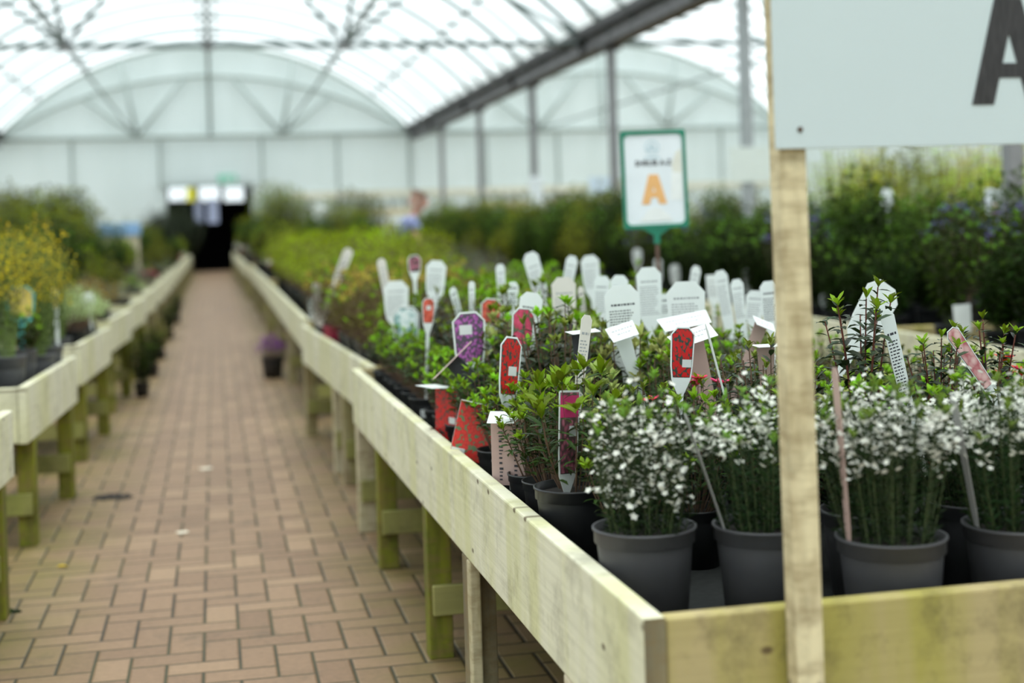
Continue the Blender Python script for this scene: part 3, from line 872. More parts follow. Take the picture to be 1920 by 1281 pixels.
def put(proto, loc, rz, sc, label, group=None):
    """the first time moves the prototype itself, then copies it"""
    if proto.name not in USED:
        USED.add(proto.name)
        proto.location = loc; proto.rotation_euler = (0, 0, rz); proto.scale = (sc, sc, sc)
        proto['label'] = label
        if group: proto['group'] = group
        elif 'group' in proto: del proto['group']
        return proto
    return dup(proto, loc, rz, sc, label, group)


rz = lambda: RNG.uniform(0, 6.28)
# --- the white flowering row at the front
for i, (x, y, lab) in enumerate(((.706, 2.34, 'white flowered shrub in a grey pot at the front corner of the bench'), (.905, 2.29, 'white flowered shrub half hidden behind the timber sign post'),
                                 (1.06, 2.135, 'white flowered shrub in a grey pot just past the timber sign post'), (1.295, 2.15, 'white flowered shrub under the big black letter, pot cut off by the photo edge'))):
    put(P['dios'][(0, 1, 2, 1)[i]], (x, y, DECK), (1.0, 2.2, .4, 4.4)[i], 1.0, lab)
for x, y in ((1.50, 2.16), (1.70, 2.18), (1.90, 2.17)):
    put(P['dios'][2], (x, y, DECK), rz(), 1.0, 'white flowered shrub beyond the edge of the big sign', 'white flowered shrubs beyond the photo edge')
for x, y in ((1.13, 2.36), (1.34, 2.37), (1.53, 2.38)):
    put(P['dios'][1], (x, y, DECK), rz(), .97, 'white flowered shrub in the second rank behind the timber post', 'white flowered shrubs in the second rank')

# --- azaleas of the front bench
spots = []
put(P['azbig'], (.70, 2.80, DECK), .6, 1, 'long leaved azalea in a dark pot by the board, red stick in its soil')
spots.append((.70, 2.80))
put(P['az'][1], (.76, 2.575, DECK), 2, .9, 'azalea with pink buds in a small black pot tucked behind the corner shrub'); spots.append((.76, 2.575))
special = [('azpink', 1.04, 3.06, 1.0, 'azalea with open bright pink blooms in the middle of the bench'), ('azred', 1.09, 2.70, 1.0, 'azalea with red buds just behind the white flowers'),
           ('azyel', .87, 3.36, 1.05, 'variegated cream tipped azalea under the mauve picture tag'), ('azyel', 1.47, 3.02, 1, 'cream tipped azalea beside the timber sign post'),
           ('aztall', 1.36, 2.86, 1.2, 'tall leggy azalea rising highest, before the white octagon tag'), ('aztall', 1.53, 2.84, .98, 'tall leggy dark azalea beside the narrow printed stake'),
           ('aztall', 1.68, 2.88, 1.0, 'tall leggy azalea in front of the faded pink tag'), ('aztall', 1.20, 3.42, .85, 'upright azalea poking up before the folded white tags'),
           ('azdark', 1.16, 2.90, 1.22, 'dark leaved azalea under the red octagon tag'), ('azor', 1.02, 4.92, 1.0, 'azalea with orange blooms near the leaning white tags'),
           ('azor', 1.20, 5.05, 1.0, 'azalea with a few orange blooms at the back of the bench'), ('az', .71, 3.04, 1, 'azalea beside the hanging scarlet picture card'), ('azred', 1.78, 3.05, 1.05, 'dark azalea with red buds near the bench edge by the second aisle')]
for k, x, y, s, lab in special:
    pr = P[k] if not isinstance(P[k], list) else P[k][0]
    put(pr, (x, y, DECK), rz(), s, lab); spots.append((x, y))
row = 0
y = 2.52
while y < 5.80:
    for c in range(8):
        x = .718 + c * .171 + (.05 if row % 2 and c else 0) - .0127 * (y - 2)
        yy = y + RNG.uniform(-.02, .02)
        if c: x += RNG.uniform(-.015, .015)
        if x > 1.95 or any((x - a) ** 2 + (yy - b) ** 2 < .135 ** 2 for a, b in spots): continue
        if x > 1.42 and RNG.random() < .42: continue
        spots.append((x, yy))
        k = RNG.random()
        if c == 0: pr = P['azrank'][RNG.randrange(2)]
        elif x > 1.5: pr = P['azdark'][RNG.randrange(2)] if k < .6 else P['az'][3]
        else: pr = P['az'][RNG.randrange(4)] if k < .60 else P['azdark'][RNG.randrange(2)] if k < .92 else P['azyel']
        if c == 0:
            put(pr, (x, yy, DECK), rz(), RNG.uniform(.94, 1.0), 'azalea in a dark pot in the rank along the aisle board', 'azaleas ranked along the aisle board')
        else:
            put(pr, (x, yy, DECK), rz(), RNG.uniform(.9, 1.06) * (.88 if x > 1.42 else 1.0 if yy < 3.4 or x > 1.15 else 1.28), AZ, AZG)
    y += .168; row += 1

# --- second bench: bronze
for i in range(13):
    for j in range(7):
        p = bpt(B2, .13 + j * .2 + RNG.uniform(-.02, .02), .13 + i * .21 + RNG.uniform(-.02, .02))
        q = RNG.random()
        pr = P['azbronze'][0 if q < .5 else 1] if j < 4 else P['az'][RNG.randrange(4)] if q < .7 else P['azbronze'][1]
        if j == 0 and i == 8: put(P['azcrimson'], bpt(B2, .105, 1.8), 0, 1.3, 'bronze azalea in a crimson pot near the aisle side of the second bench')
        elif j < 4: put(pr, p, rz(), RNG.uniform(1.0, 1.3), 'bronze leaved azalea on the second bench down the aisle', 'bronze azaleas on the second bench')
        else: put(pr, p, rz(), RNG.uniform(1.0, 1.25), 'azalea on the inner half of the second bench', 'azaleas on the inner half of the second bench')
# --- third: lime shrubs then grey mounds and olive
for i in range(19):
    for j in range(4):
        p = bpt(B3, .2 + j * .37 + RNG.uniform(-.03, .03), .22 + i * .39 + RNG.uniform(-.03, .03))
        if j == 3 and i < 8:
            put(P['grey'], p, rz(), RNG.uniform(.9, 1.2), 'grey green mound on the inner edge of the third bench', 'grey green mounds on the third bench')
        elif i > 12 and j == 0:
            put(P['oliveshrub'][0], p, rz(), RNG.uniform(.7, .95), 'olive green shrub at the far aisle corner of the third bench', 'olive shrubs on the third bench')
        else:
            put(P['lime'][RNG.randrange(2)], p, rz(), RNG.uniform(.85, 1.08), 'lime green shrub on the third bench down the aisle', 'lime green shrubs on the third bench')
for b, nr, ln, lab, grp in ((B4, 17, 8, 'mixed green shrub on the fourth bench down the aisle', 'shrubs on the fourth bench'), (B5, 13, 8, 'distant green shrub on the fifth bench down the aisle', 'shrubs on the fifth bench'), (B6, 13, 9, 'distant shrub on the last bench beside the dark opening', 'shrubs on the last bench')):
    for i in range(nr):
        for j in range(3):
            p = bpt(b, .25 + j * .5 + RNG.uniform(-.06, .06), .25 + i * (ln - .5) / (nr - 1) + RNG.uniform(-.05, .05))
            pr = RNG.choice([P['oliveshrub'][0], P['oliveshrub'][1], P['darkshrub'][0], P['lime'][0], P['grey'], P['pale'] if j else P['whitemound'], P['pinkmound'] if j == 0 else P['lime'][1]])
            put(pr, p, rz(), RNG.uniform(.8, 1.05) if b is B4 else RNG.uniform(.9, 1.15), lab, grp)
# --- the dark shrubs across the second aisle
for b, ln, lab, grp in ((C1, 4.05, 'tall dark green shrub in a black pot behind the timber sign post', 'dark shrubs behind the timber post'), (C2, 6.2, 'tall dark shrub in a black pot behind the white tags', 'dark shrubs behind the tags'),
                        (C3, 7, 'tall green shrub on the bench near the stooping person', 'shrubs on the bench near the person'), (C4, 9, 'tall distant shrub short of the gutter posts', 'distant shrubs short of the posts')):
    st = .33 if b in (C1, C2) else .46
    nb = 0
    for i in range(int((ln - .2) / st)):
        for j in range(4):
            p = bpt(b, .19 + j * .4 + RNG.uniform(-.04, .04), .22 + i * st + RNG.uniform(-.05, .05))
            q = RNG.random()
            if b in (C1, C2) and q < .07 and j < 2:
                put(P['blueshrub'], p, rz(), RNG.uniform(.9, 1.05), 'dark shrub with blue flower heads across the second aisle', 'blue flowered shrubs across the second aisle')
                continue
            if b is C2 and j == 0 and i < 12: pr = P['darkshrub'][0 if q < .5 else 2]
            elif b in (C1, C2): pr = P['darkshrub'][RNG.randrange(3)]
            else: pr = RNG.choice([P['oliveshrub'][0], P['oliveshrub'][1], P['darkshrub'][1], P['oliveshrub'][0]])
            put(pr, p, rz(), RNG.uniform(.80, 1.08) * (.9 if j == 0 else 1.05) * (.90 if b in (C1, C2) else 1), lab, grp)
# --- floor grown tall things behind
TALLS = []


def free(x, y, gap):
    return all((x - a) ** 2 + (y - b) ** 2 > gap * gap for a, b in TALLS)


def on_bench(x, y):
    for o in BENCHES:
        m = (Matrix.Translation(o.location) @ Euler(o.rotation_euler).to_matrix().to_4x4()).inverted() @ Vector((x, y, 0))
        w, l = o['w'], o['l']
        if -.3 < m.x < w + .3 and -.3 < m.y < l + .3:
            return 1 if .2 < m.x < w - .2 and .2 < m.y < l - .2 else 2
    return 0


def tall(px, ytop, d, proto, label, group=None, gap=.6):
    for k in range(14):
        p = at(px, ytop, d + (k % 2 * 2 - 1) * .35 * ((k + 1) // 2))
        ob = on_bench(p.x, p.y)
        if ob != 2 and free(p.x, p.y, gap):
            break
    else:
        return
    TALLS.append((p.x, p.y))
    h = {'tree': 1.98, 'ytree': 2.03, 'bigshrub': 1.5, 'con': 1.42, 'spire': 1.58}[proto]
    z = DECK if ob else 0
    put(P[proto], (p.x, p.y, z), rz(), (p.z - z) / h, label, group)


for i, (px, yt, d, k) in enumerate(((1560, 262, 18, 'tree'), (1600, 250, 20, 'tree'), (1640, 250, 19, 'ytree'), (1690, 268, 17, 'bigshrub'), (1725, 250, 21, 'tree'), (1770, 240, 18, 'tree'), (1800, 262, 22, 'tree'), (1835, 240, 19, 'ytree'), (1880, 245, 17.5, 'tree'), (1915, 250, 20, 'ytree'),
                                    (1620, 300, 24, 'bigshrub'), (1850, 300, 25, 'bigshrub'))):
    tall(px, yt, d, k, 'bright yellow green young tree beneath the big sign, beyond the dark shrubs', 'bright young trees seen beneath the sign', .45)
for px, yt, d, lab in ((1340, 365, 22, 'tall shrub beside the green framed sign'), (1400, 352, 20, 'tall shrub below the blank white board'), (1090, 345, 33, 'wispy tall shrub near the small white sign board'), (870, 385, 30, 'tall olive shrub behind the lime shrubs'),
                       (930, 375, 31, 'dark green upright shrub against the end wall'), (1060, 372, 28, 'tall shrub behind the white wrapped post'), (960, 390, 27, 'tall green shrub among the far benches'), (830, 372, 34, 'tall shrub beside the stooping person')):
    tall(px, yt, d, 'bigshrub', lab)
for i in range(30):
    px = RNG.uniform(640, 1420); d = RNG.uniform(26, 42)
    if 680 < px < 790: continue
    q = RNG.random() < .4
    tall(px, RNG.uniform(362, 398) - (px - 900) * .01, d, 'spire' if q else 'bigshrub', ('upright yellow green shrub' if q else 'tall bushy green shrub') + ' in the far mass before the end wall', ('far upright shrubs' if q else 'far mass of shrubs') + ' before the end wall')
for px, yt, d in ((505, 340, 38), (540, 345, 36), (575, 372, 35), (525, 362, 34), (655, 352, 40), (690, 360, 41), (615, 372, 39)):
    tall(px, yt, d, 'bigshrub', 'big green shrub beside the dark opening, gutter side', 'big shrubs beside the dark opening')
for px, yt, d in ((285, 392, 41), (315, 390, 42), (345, 385, 43), (300, 398, 40), (333, 378, 44)):
    tall(px, yt, d, 'con', 'near black conifer before the end wall, broom side of the opening', 'near black conifers by the opening')
for i in range(24):
    px = RNG.uniform(5, 165); d = RNG.uniform(18, 40)
    q = RNG.random() < .5
    tall(px, RNG.uniform(345, 405), d, 'spire' if q else 'bigshrub', ('upright yellow green shrub' if q else 'tall bushy green shrub') + ' behind the broom before the end wall', ('spires' if q else 'tall shrubs') + ' behind the broom')
for px, yt, d, lab in ((75, 352, 16, 'tall bushy shrub rising behind the yellow broom'), (16, 335, 14, 'slim upright shrub at the photo edge behind the broom'), (160, 380, 20, 'dark spire shaped shrub beyond the broom'), (172, 378, 22, 'light wispy shrub beside the blue cover'), (110, 390, 15, 'green shrub between the broom and the spire')):
    tall(px, yt, d, 'bigshrub' if px in (110,) else 'spire', lab)

# --- the broom side
b, w = LB[1]
put(P['mid2'], bpt(b, w - .27, .14), 0, 1, 'leafy shrub in the grey pot cut off by the photo edge')
put(P['broom2'], bpt(b, w - .125, .34), 1, 1, 'broom in a grey pot with a red stick, by the yellow picture tag')
put(P['mid2'], bpt(b, w - .13, .66), 1, 1, 'leafy shrub in a dark grey pot behind the two grey ones')
for i, (x, y) in enumerate(((w - .33, .5), (w - .35, .85), (w - .12, 1.0), (w - .35, 1.15), (w - .13, 1.26))):
    put(P['broom'], bpt(b, x, y), rz(), RNG.uniform(.95, 1.08), 'yellow flowered broom on the bench with the grey pots', 'yellow brooms on the bench with grey pots')
b, w = LB[0]
for x, y in ((w - .15, .9), (w - .15, 1.2)):
    put(P['mid'], bpt(b, x, y), rz(), .9, 'leafy shrub on the first bench beyond the photo edge', 'leafy shrubs beyond the photo edge')
b, w = LB[2]
PM = 'pale green variegated mound '
for x, y, k, sc, lab in ((w - .14, .17, 'broom', .85, None), (w - .36, .2, 'broom', 1, None), (w - .6, .22, 'broom', 1.05, None), (w - .85, .25, 'broom', 1.1, None), (w - .3, .5, 'broom', .95, None), (w - .6, .6, 'broom', 1, None), (w - .9, .7, 'broom', 1.05, None), (w - .5, .95, 'broom', 1, None), (w - .85, 1.1, 'broom', 1, None),
                         (w - .11, .52, 'pale', 1.1, PM + 'spilling over the bench side, closest of its kind'), (w - .13, .88, 'pale', 1.15, PM + 'with a white tag in it'), (w - .14, 1.22, 'pale', 1.0, PM + 'farthest along its bench'), (w - .45, 1.25, 'grey', 1, 'grey green mound between brooms and pale mounds')):
    put(P[k], bpt(b, x, y), rz(), sc, lab or 'yellow flowered broom on the third broom side bench', None if lab else 'yellow brooms on the third broom side bench')
b, w = LB[3]
put(P['bronzemound'], bpt(b, w - .16, .22), 0, 1.3, 'rusty bronze mound on the fourth broom side bench')
put(P['bronzemound'], bpt(b, w - .45, .25), 2, 1.3, 'second rusty bronze mound, deeper on the fourth bench')
for i in range(3, 17):
    b, w = LB[i]
    nx = 4 if i < 8 else 5
    for a in range(nx):
        for c in range(3):
            if i == 3 and a < 2 and c == 0: continue
            p = bpt(b, w - .2 - a * (.42 if i < 8 else .6) + RNG.uniform(-.05, .05), .24 + c * .46 + RNG.uniform(-.04, .04))
            pr = RNG.choice([P['oliveshrub'][0], P['darkshrub'][2], P['grey'], P['lime'][1], P['darkshrub'][0], P['oliveshrub'][1]] if a else [P['grey'], P['mid'], P['darkshrub'][2], P['pale'], P['oliveshrub'][0], P['pinkmound'], P['whitemound']])
            put(pr, p, rz(), RNG.uniform(.75, 1.0) * (.8 if a == 0 else 1), 'mixed shrub on a far staggered bench, broom side', 'shrubs on the far staggered benches')
for i, (x, y, k, sc) in enumerate(((-.575, 11.3, 'darkshrub', .56), (-.56, 12.9, 'darkshrub', .52), (-.55, 14.6, 'oliveshrub', .46), (-.55, 17.4, 'darkshrub', .5), (-.54, 20.5, 'darkshrub', .5))):
    put(P[k][0], (x, y, 0), rz(), sc, ('dark shrub standing on the bricks below the staggered benches, closest', 'dark shrub on the bricks, second from the closest', 'olive shrub on the bricks in the shade of the benches', 'dark shrub on the bricks beyond the olive one', 'dark shrub on the bricks farthest along')[i])
put(P['purple'], (.455, 12.2, 0), 0, 1.4, 'purple flowered heather in a dark pot on the bricks by the third bench')

# unused prototypes go
for v in list(P.values()):
    for t in (v if isinstance(v, list) else [v]):
        if t.name not in USED:
            for ch in list(t.children):
                bpy.data.objects.remove(ch)
            bpy.data.objects.remove(t)
# ---------------------------------------------------------------- plant tags
def strip(prof, widths, th, off=0.0, xo=0.0):
    """a bent plastic strip: prof (y, z) points, its width at each"""
    b = MB(); k = len(prof)
    for i, ((y, z), w) in enumerate(zip(prof, widths)):
        y0, z0 = prof[max(i - 1, 0)]; y1, z1 = prof[min(i + 1, k - 1)]
        l = math.hypot(y1 - y0, z1 - z0) or 1; ny, nz = -(z1 - z0) / l, (y1 - y0) / l
        for s in (1, -1):
            o = off + s * th / 2
            b.v.append((xo - w / 2, y + ny * o, z + nz * o)); b.v.append((xo + w / 2, y + ny * o, z + nz * o))
    for i in range(k - 1):
        n = 4 * i
        b.f += [(n, n + 1, n + 5, n + 4), (n + 2, n + 6, n + 7, n + 3), (n, n + 4, n + 6, n + 2), (n + 1, n + 3, n + 7, n + 5)]
    b.f += [(0, 2, 3, 1), (4 * k - 4, 4 * k - 3, 4 * k - 1, 4 * k - 2)]
    return b


def text_lines(z0, z1, w, y, seed, dense=True):
    r = random.Random(seed); b = MB(); z = z1
    first = True
    while z > z0:
        h = .0052 if first else .0028
        x = -w * (.34 if first else .40)
        end = w * .36 * (1 if first else r.uniform(.5, 1.05))
        while x < end:
            l = r.uniform(.003, .009)
            b.v += [(x, y, z - h), (min(x + l, end), y, z - h), (min(x + l, end), y, z), (x, y, z)]
            n = len(b.v) - 4; b.f.append((n, n + 1, n + 2, n + 3)); x += l + .0022
        z -= h + (.012 if first else .0042) * (1 if dense else 2)
        first = False
    return b


SEED = [0]
SOILZ = .672


def label_tag(px, py, d, w, h, kind, mat, head, lean, label, tilt=0, sticker=None, soil=SOILZ, card='white', group=None, cut=.5, text='ink', narrow=False):
    SEED[0] += 1
    Pc = at(px, py, d)
    ro = Euler((R_(tilt), R_(lean), R_(head)), 'XYZ').to_matrix()
    zc = max((Pc.z - soil) / max(ro[2][2], .3), h * .55)
    L = zc + h / 2
    base = Pc - ro @ Vector((0, 0, zc))
    t = thing('plant_tag', base, label, 'plant tag', group)
    t.rotation_euler = (R_(tilt), R_(lean), R_(head))
    z0 = L - h
    ch = w * (1 - cut) * .55
    if narrow:
        zs = [(0, w * .55), (z0, w * .8), (L - ch * 1.3, w), (L, w * cut)]
    else:
        zs = [(0, .010), (max(z0 - .035, .01), w * .26), (z0, w * .80), (z0 + h * .25, w * .92), (L - ch, w), (L, w * cut)]
    strip([(0, z) for z, _ in zs], [q for _, q in zs], .0011).build('card', card, t)
    if kind in ('face', 'both'):
        i = [(z, q) for z, q in zs if z >= z0 - 1e-6]
        bo = w * .075
        ol = [(z, q) for z, q in zs if z >= z0 - 1e-6]; b2 = bo * .72
        ol = [(ol[0][0] + b2, ol[0][1] - 2 * b2)] + [(z, q - 2 * b2) for z, q in ol[1:-1]] + [(ol[-1][0] - b2, ol[-1][1] - b2 * .9)]
        strip([(0, z) for z, _ in ol], [q for _, q in ol], .0002, .0007).build('border_line', 'ink', t)
        i = [(i[0][0] + bo, i[0][1] - 2 * bo)] + [(z, q - 2 * bo) for z, q in i[1:-1]] + [(i[-1][0] - bo, i[-1][1] - bo * .9)]
        strip([(0, z) for z, _ in i], [q for _, q in i], .0003, .0009).build('picture', mat, t)
        if sticker:
            sx, sz = sticker
            a, c = w * .19, w * .14
            p = MB().prism([(sx * w - a, L - h + sz * h - c), (sx * w + a, L - h + sz * h - c), (sx * w + a, L - h + sz * h + c), (sx * w - a, L - h + sz * h + c)], -.0015, -.0012).build('price_sticker', 'white', t)
            p['label'] = 'white price sticker'
    else:
        o = text_lines(z0 + h * .08, L - h * (.26 if not narrow else .2), w * .95, -.0008, SEED[0])
        if o.v: o.build('lettering', text, t)
    return t


def fold_tag(px, py, d, w, f, head, pitch, lean, label, under='pinkback', soil=SOILZ, top='white', body=.62):
    """a broad tag whose top is bent over toward the front and hangs as a flap"""
    SEED[0] += 1
    Pc = at(px, py, d)
    a = R_(pitch); ro = Euler((0, R_(lean), R_(head))).to_matrix()
    H = (Pc.z - soil) / math.cos(R_(lean)) + math.sin(a) * f / 2
    prof = [(0, 0), (0, H * .45), (0, H), (-math.cos(a) * f, H - math.sin(a) * f)]
    c = Vector((0, -math.cos(a) * f / 2, H - math.sin(a) * f / 2))
    t = thing('plant_tag', Pc - ro @ c, label, 'plant tag'); t.rotation_euler = (0, R_(lean), R_(head))
    strip(prof[:3], [.012, w * .35, w * body], .0011).build('card', under, t)
    fl = strip(prof[2:], [w, w * .92], .0011).build('flap', top, t)
    b = MB(); r = random.Random(SEED[0])
    for q, l in ((.35, .5), (.62, .3)):
        y, z = -math.cos(a) * f * q, H - math.sin(a) * f * q + .0009
        x = -w * l * .7
        while x < w * l * .7:
            e = r.uniform(.003, .008); hh = f * .05; n = len(b.v)
            b.v += [(x, y - hh * math.cos(a), z - hh * math.sin(a)), (x + e, y - hh * math.cos(a), z - hh * math.sin(a)), (x + e, y + hh * math.cos(a), z + hh * math.sin(a)), (x, y + hh * math.cos(a), z + hh * math.sin(a))]
            b.f.append((n, n + 1, n + 2, n + 3)); x += e + .002
    b.build('lettering', 'inkfaint', fl)
    return t


def hang_tag(px, py, d, w, h, head, arm, mat, label, sticker=None, swing=0, drop=.02, back=False, soil=SOILZ, lean=0):
    """a card hanging from a coloured stick, its top half bent forward as an arm"""
    SEED[0] += 1
    Pt = at(px, py, d)
    H = Pt.z - soil
    s = -math.sin(R_(swing)) * h
    ro = Euler((0, R_(lean), R_(head))).to_matrix(); H /= math.cos(R_(lean))
    t = thing('plant_tag', Pt - ro @ Vector((0, 0, H)), label, 'plant tag'); t.rotation_euler = (0, R_(lean), R_(head))
    card = [(s, H - math.cos(R_(swing)) * h), (0, H)]
    strip(card, [w, w], .0011).build('card', 'cream' if back else 'white', t)
    strip([(0, H), (-arm, H - drop)], [w, w * .8], .0011).build('arm', 'white', t)
    if back:
        pl = strip(card, [w * .99, w * .99], .0003, .0009).build('back_print', mat, t)
        r = random.Random(4); b = MB()
        for cx in (-.2, .25):
            z = H - h + .012
            while z < H - .03:
                l = r.uniform(.006, .014); e = .005 * r.uniform(.3, 1); b.v += [(cx * w - .005, -.0022, z), (cx * w + e, -.0022, z), (cx * w + e, -.0022, z + l * .4), (cx * w - .005, -.0022, z + l * .4)]
                n = len(b.v) - 4; b.f.append((n, n + 1, n + 2, n + 3)); z += l
        b.build('lettering', 'ink', pl)
    else:
        strip(card, [w * .985, w * .985], .0003, .0009).build('picture', mat, t)
        if sticker:
            sx, sz, a = sticker; q = s * (1 - sz)
            st = MB().prism([(sx * w - a, H - h + sz * h - a * .7), (sx * w + a, H - h + sz * h - a * .7), (sx * w + a, H - h + sz * h + a * .7), (sx * w - a, H - h + sz * h + a * .7)], q - .0030, q - .0018).build('price_sticker', 'white', t)
            st['label'] = 'white price sticker'
    MB().tube([(.3 * w, .016, -.02), (.3 * w, .003, H - .003)], .0028, 6).build('stick', 'redstick', t, True)
    return t


def T(px, py, d, w, h, *a, **k):
    dn = max(d, .685 * FPX / (CT * (px - PX - (py - PY) * math.sin(ROLL) + FPX * math.tan(YAW)))) if px > 700 and d < 6 else d
    q = dn / d
    q *= 1.07 if a[0] == 'back' else 1.0
    return label_tag(px, py, dn, w * q, h * q * (1.42 if a[0] == 'back' and d < 6 and k.get('text') != 'white' else 1.0), *a, **k)


T(880, 634, 3.3, .080, .122, 'face', 'p_mauve', 6, -1, 'white edged tag picturing mauve blossom, price sticker in its middle', sticker=(-.1, .66))
T(956, 687, 2.93, .068, .122, 'face', 'p_red', 38, 9, 'narrow turned tag picturing red blossom, standing before the pink one', sticker=(.12, .42))
T(980, 618, 3.75, .075, .115, 'face', 'p_pink', 25, 7, 'white edged tag picturing deep pink blossom')
T(991, 600, 3.9, .06, .10, 'back', None, -10, 10, 'white tag peeping out behind the deep pink picture tag')
T(1279, 662, 3.15, .062, .115, 'face', 'p_red', 12, 5, 'coffin shaped red blossom tag beside the folded white flaps', sticker=(.2, .30))
T(761, 607, 4.3, .088, .105, 'face', 'p_white', 12, 0, 'broad octagon tag picturing white blossom')
T(745, 632, 4.35, .06, .06, 'face', 'p_white', 12, 4, 'second white blossom tag, low under the broad octagon one')
T(803, 583, 4.7, .052, .085, 'face', 'p_coral', 30, 4, 'slim coral picture tag beside the white octagon one', sticker=(0, .62))
T(921, 585, 4.5, .07, .085, 'face', 'p_coral', -20, 6, 'coral picture tag mostly hidden behind a leafy tip')
T(743, 562, 4.9, .085, .085, 'back', None, 10, 0, 'round shouldered white tag with faint print, before a pink edge', text='inkfaint')
T(722, 530, 5.3, .036, .12, 'back', None, 25, -10, 'slim leaning beige tag above the round shouldered white one', card='cream', narrow=True, text='inkfaint')
T(777, 495, 5.7, .055, .07, 'face', 'p_heather', 10, 0, 'dull pink picture tag standing highest near the lime shrubs')
T(817, 520, 5.5, .078, .085, 'back', None, 12, 5, 'white tag with one corner covered by leaves, right of the dull pink tag', text='inkfaint')
T(855, 567, 4.8, .035, .07, 'back', None, 40, -20, 'small white tag leaning over behind the mauve one', narrow=True)
T(885, 563, 4.6, .022, .08, 'back', None, 20, 1, 'slim white stake just behind the mauve picture tag', narrow=True, text='inkfaint')
T(940, 535, 5.1, .036, .10, 'back', None, 20, -2, 'tall slim white tag with a dark orange flowered plant to its side', narrow=True, text='inkfaint')
T(962, 555, 4.6, .040, .06, 'back', None, 20, 1, 'short white tag directly behind the deep pink one', narrow=True)
T(1006, 522, 5.2, .062, .13, 'back', None, 18, -16, 'long white tag leaning toward the aisle above orange blooms', text='inkfaint')
T(1066, 522, 5.2, .044, .11, 'back', None, 10, 14, 'bluish white tag leaning away, crossing a pinkish one', narrow=True, text='inkfaint')
T(1058, 575, 4.4, .076, .12, 'back', None, 8, 0, 'broad pinkish white tag back behind the stem tip', card='cream', text='inkfaint')
T(1108, 512, 5.5, .072, .09, 'back', None, 8, -4, 'square topped white tag, highest behind the leafy sprig', text='inkfaint')
T(1092, 568, 4.6, .03, .07, 'back', None, 40, -10, 'small pinkish tag between the broad pinkish and the oval white one', card='cream', narrow=True)
T(1128, 555, 4.6, .055, .085, 'back', None, 10, 4, 'oval white tag with leaves across it', text='inkfaint')
T(1161, 553, 4.4, .056, .08, 'back', None, 10, 3, 'white tag standing straight behind the big printed one', text='inkfaint')
T(1169, 602, 3.75, .094, .125, 'back', None, 6, -2, 'big printed white tag with a bold heading, before the flap of another')
T(1218, 550, 4.35, .080, .105, 'back', None, 8, -1, 'white tag next to the rusty stake of the green framed sign', text='inkfaint')
T(1287, 585, 3.9, .105, .11, 'back', None, 2, 0, 'widest white tag, above the folded flaps', text='inkfaint')
T(1246, 572, 4.4, .04, .045, 'back', None, 0, 0, 'small grey white tag corner by the foot of the rusty stake')
T(1300, 537, 5.2, .042, .10, 'back', None, 20, 15, 'slim pale tag leaning away behind the widest white tag', narrow=True, text='inkfaint')
T(1338, 537, 5.6, .060, .06, 'back', None, 4, 0, 'square white tag before the dark pots across the aisle', cut=.9, text='inkfaint')
T(1357, 553, 4.8, .050, .11, 'back', None, 10, -9, 'tall white tag leaning beside the square one', narrow=True, text='inkfaint')
T(1385, 563, 4.6, .044, .09, 'back', None, 8, -6, 'pointed white tag, third from the timber post', narrow=True, text='inkfaint')
T(1415, 572, 4.5, .060, .06, 'back', None, 6, 6, 'low white tag, second from the timber post', text='inkfaint')
T(1444, 568, 4.2, .056, .085, 'back', None, 4, -3, 'printed white tag touching the edge of the timber post')
T(1638, 583, 3.45, .092, .14, 'back', None, 6, 34, 'large tilted white octagon tag behind the tallest azalea', text='white')
T(1686, 690, 3.02, .032, .17, 'back', None, 8, -13, 'long narrow printed stake with barcode like lettering', narrow=True, cut=.35)
T(1818, 672, 3.05, .036, .16, 'face', 'p_fadedpink', 6, -36, 'faded pink slanting tag among the leggy azaleas', narrow=True)
T(1092, 672, 2.98, .026, .12, 'back', None, 20, 10, 'narrow cream stake beside the bright pink bloom', narrow=True, card='cream', text='inkfaint')
T(1346, 695, 2.9, .030, .13, 'back', None, 78, 0, 'white stake seen almost edge on below a folded flap', narrow=True, tilt=-13, text='inkfaint')
HT = T(1066, 812, 2.52, .066, .15, 'face', 'p_heather', 42, 6, 'pink heather picture tag turned aside, at the corner shrub', sticker=(.2, .52), cut=.9)
T(1326, 900, 2.40, .030, .155, 'back', None, 80, 0, 'grey stake seen edge on between the first two white shrubs', narrow=True, card='greycard', tilt=-17, soil=.712)
T(1577, 840, 2.28, .030, .17, 'back', None, 84, 0, 'pinkish stake seen edge on beside the timber post', narrow=True, card='pinkback', tilt=-3, soil=.712)
T(1806, 850, 2.34, .026, .13, 'back', None, 84, 0, 'pale thin stake between the last two white shrubs', narrow=True, card='greycard', tilt=-9, soil=.718)
b = strip([(0, HT.children[0].data.vertices[-1].co.z - .05), (0, HT.children[0].data.vertices[-1].co.z - .006)], [.064, .066], .0003, .0012)
b.build('colour_band', 'magenta', HT)
fold_tag(1284, 602, 3.7, .135, .062, -4, 28, -9, 'folded white tag with brown underside, upper of two by the red coffin tag')
fold_tag(1300, 630, 3.3, .108, .058, 2, 26, -15, 'folded white tag with brown underside, lower one behind the red coffin tag')
fold_tag(1167, 622, 3.5, .072, .062, -6, 30, -16, 'folded white flap in front of the big printed tag', 'white')
fold_tag(1094, 622, 3.45, .078, .05, 4, 4, -3, 'folded white tag with dark underside over lime leaf tips', 'ink')
fold_tag(1434, 608, 3.7, .062, .05, 0, 25, 24, 'folded white tag just before the timber post')
fold_tag(1442, 648, 3.2, .07, .04, 0, 4, 0, 'thin folded tag half hidden by the timber post')
fold_tag(848, 676, 3.85, .15, .035, 0, -7, -42, 'dark folded tag seen edge on below the mauve one', 'ink', top='pinkback', body=.28)
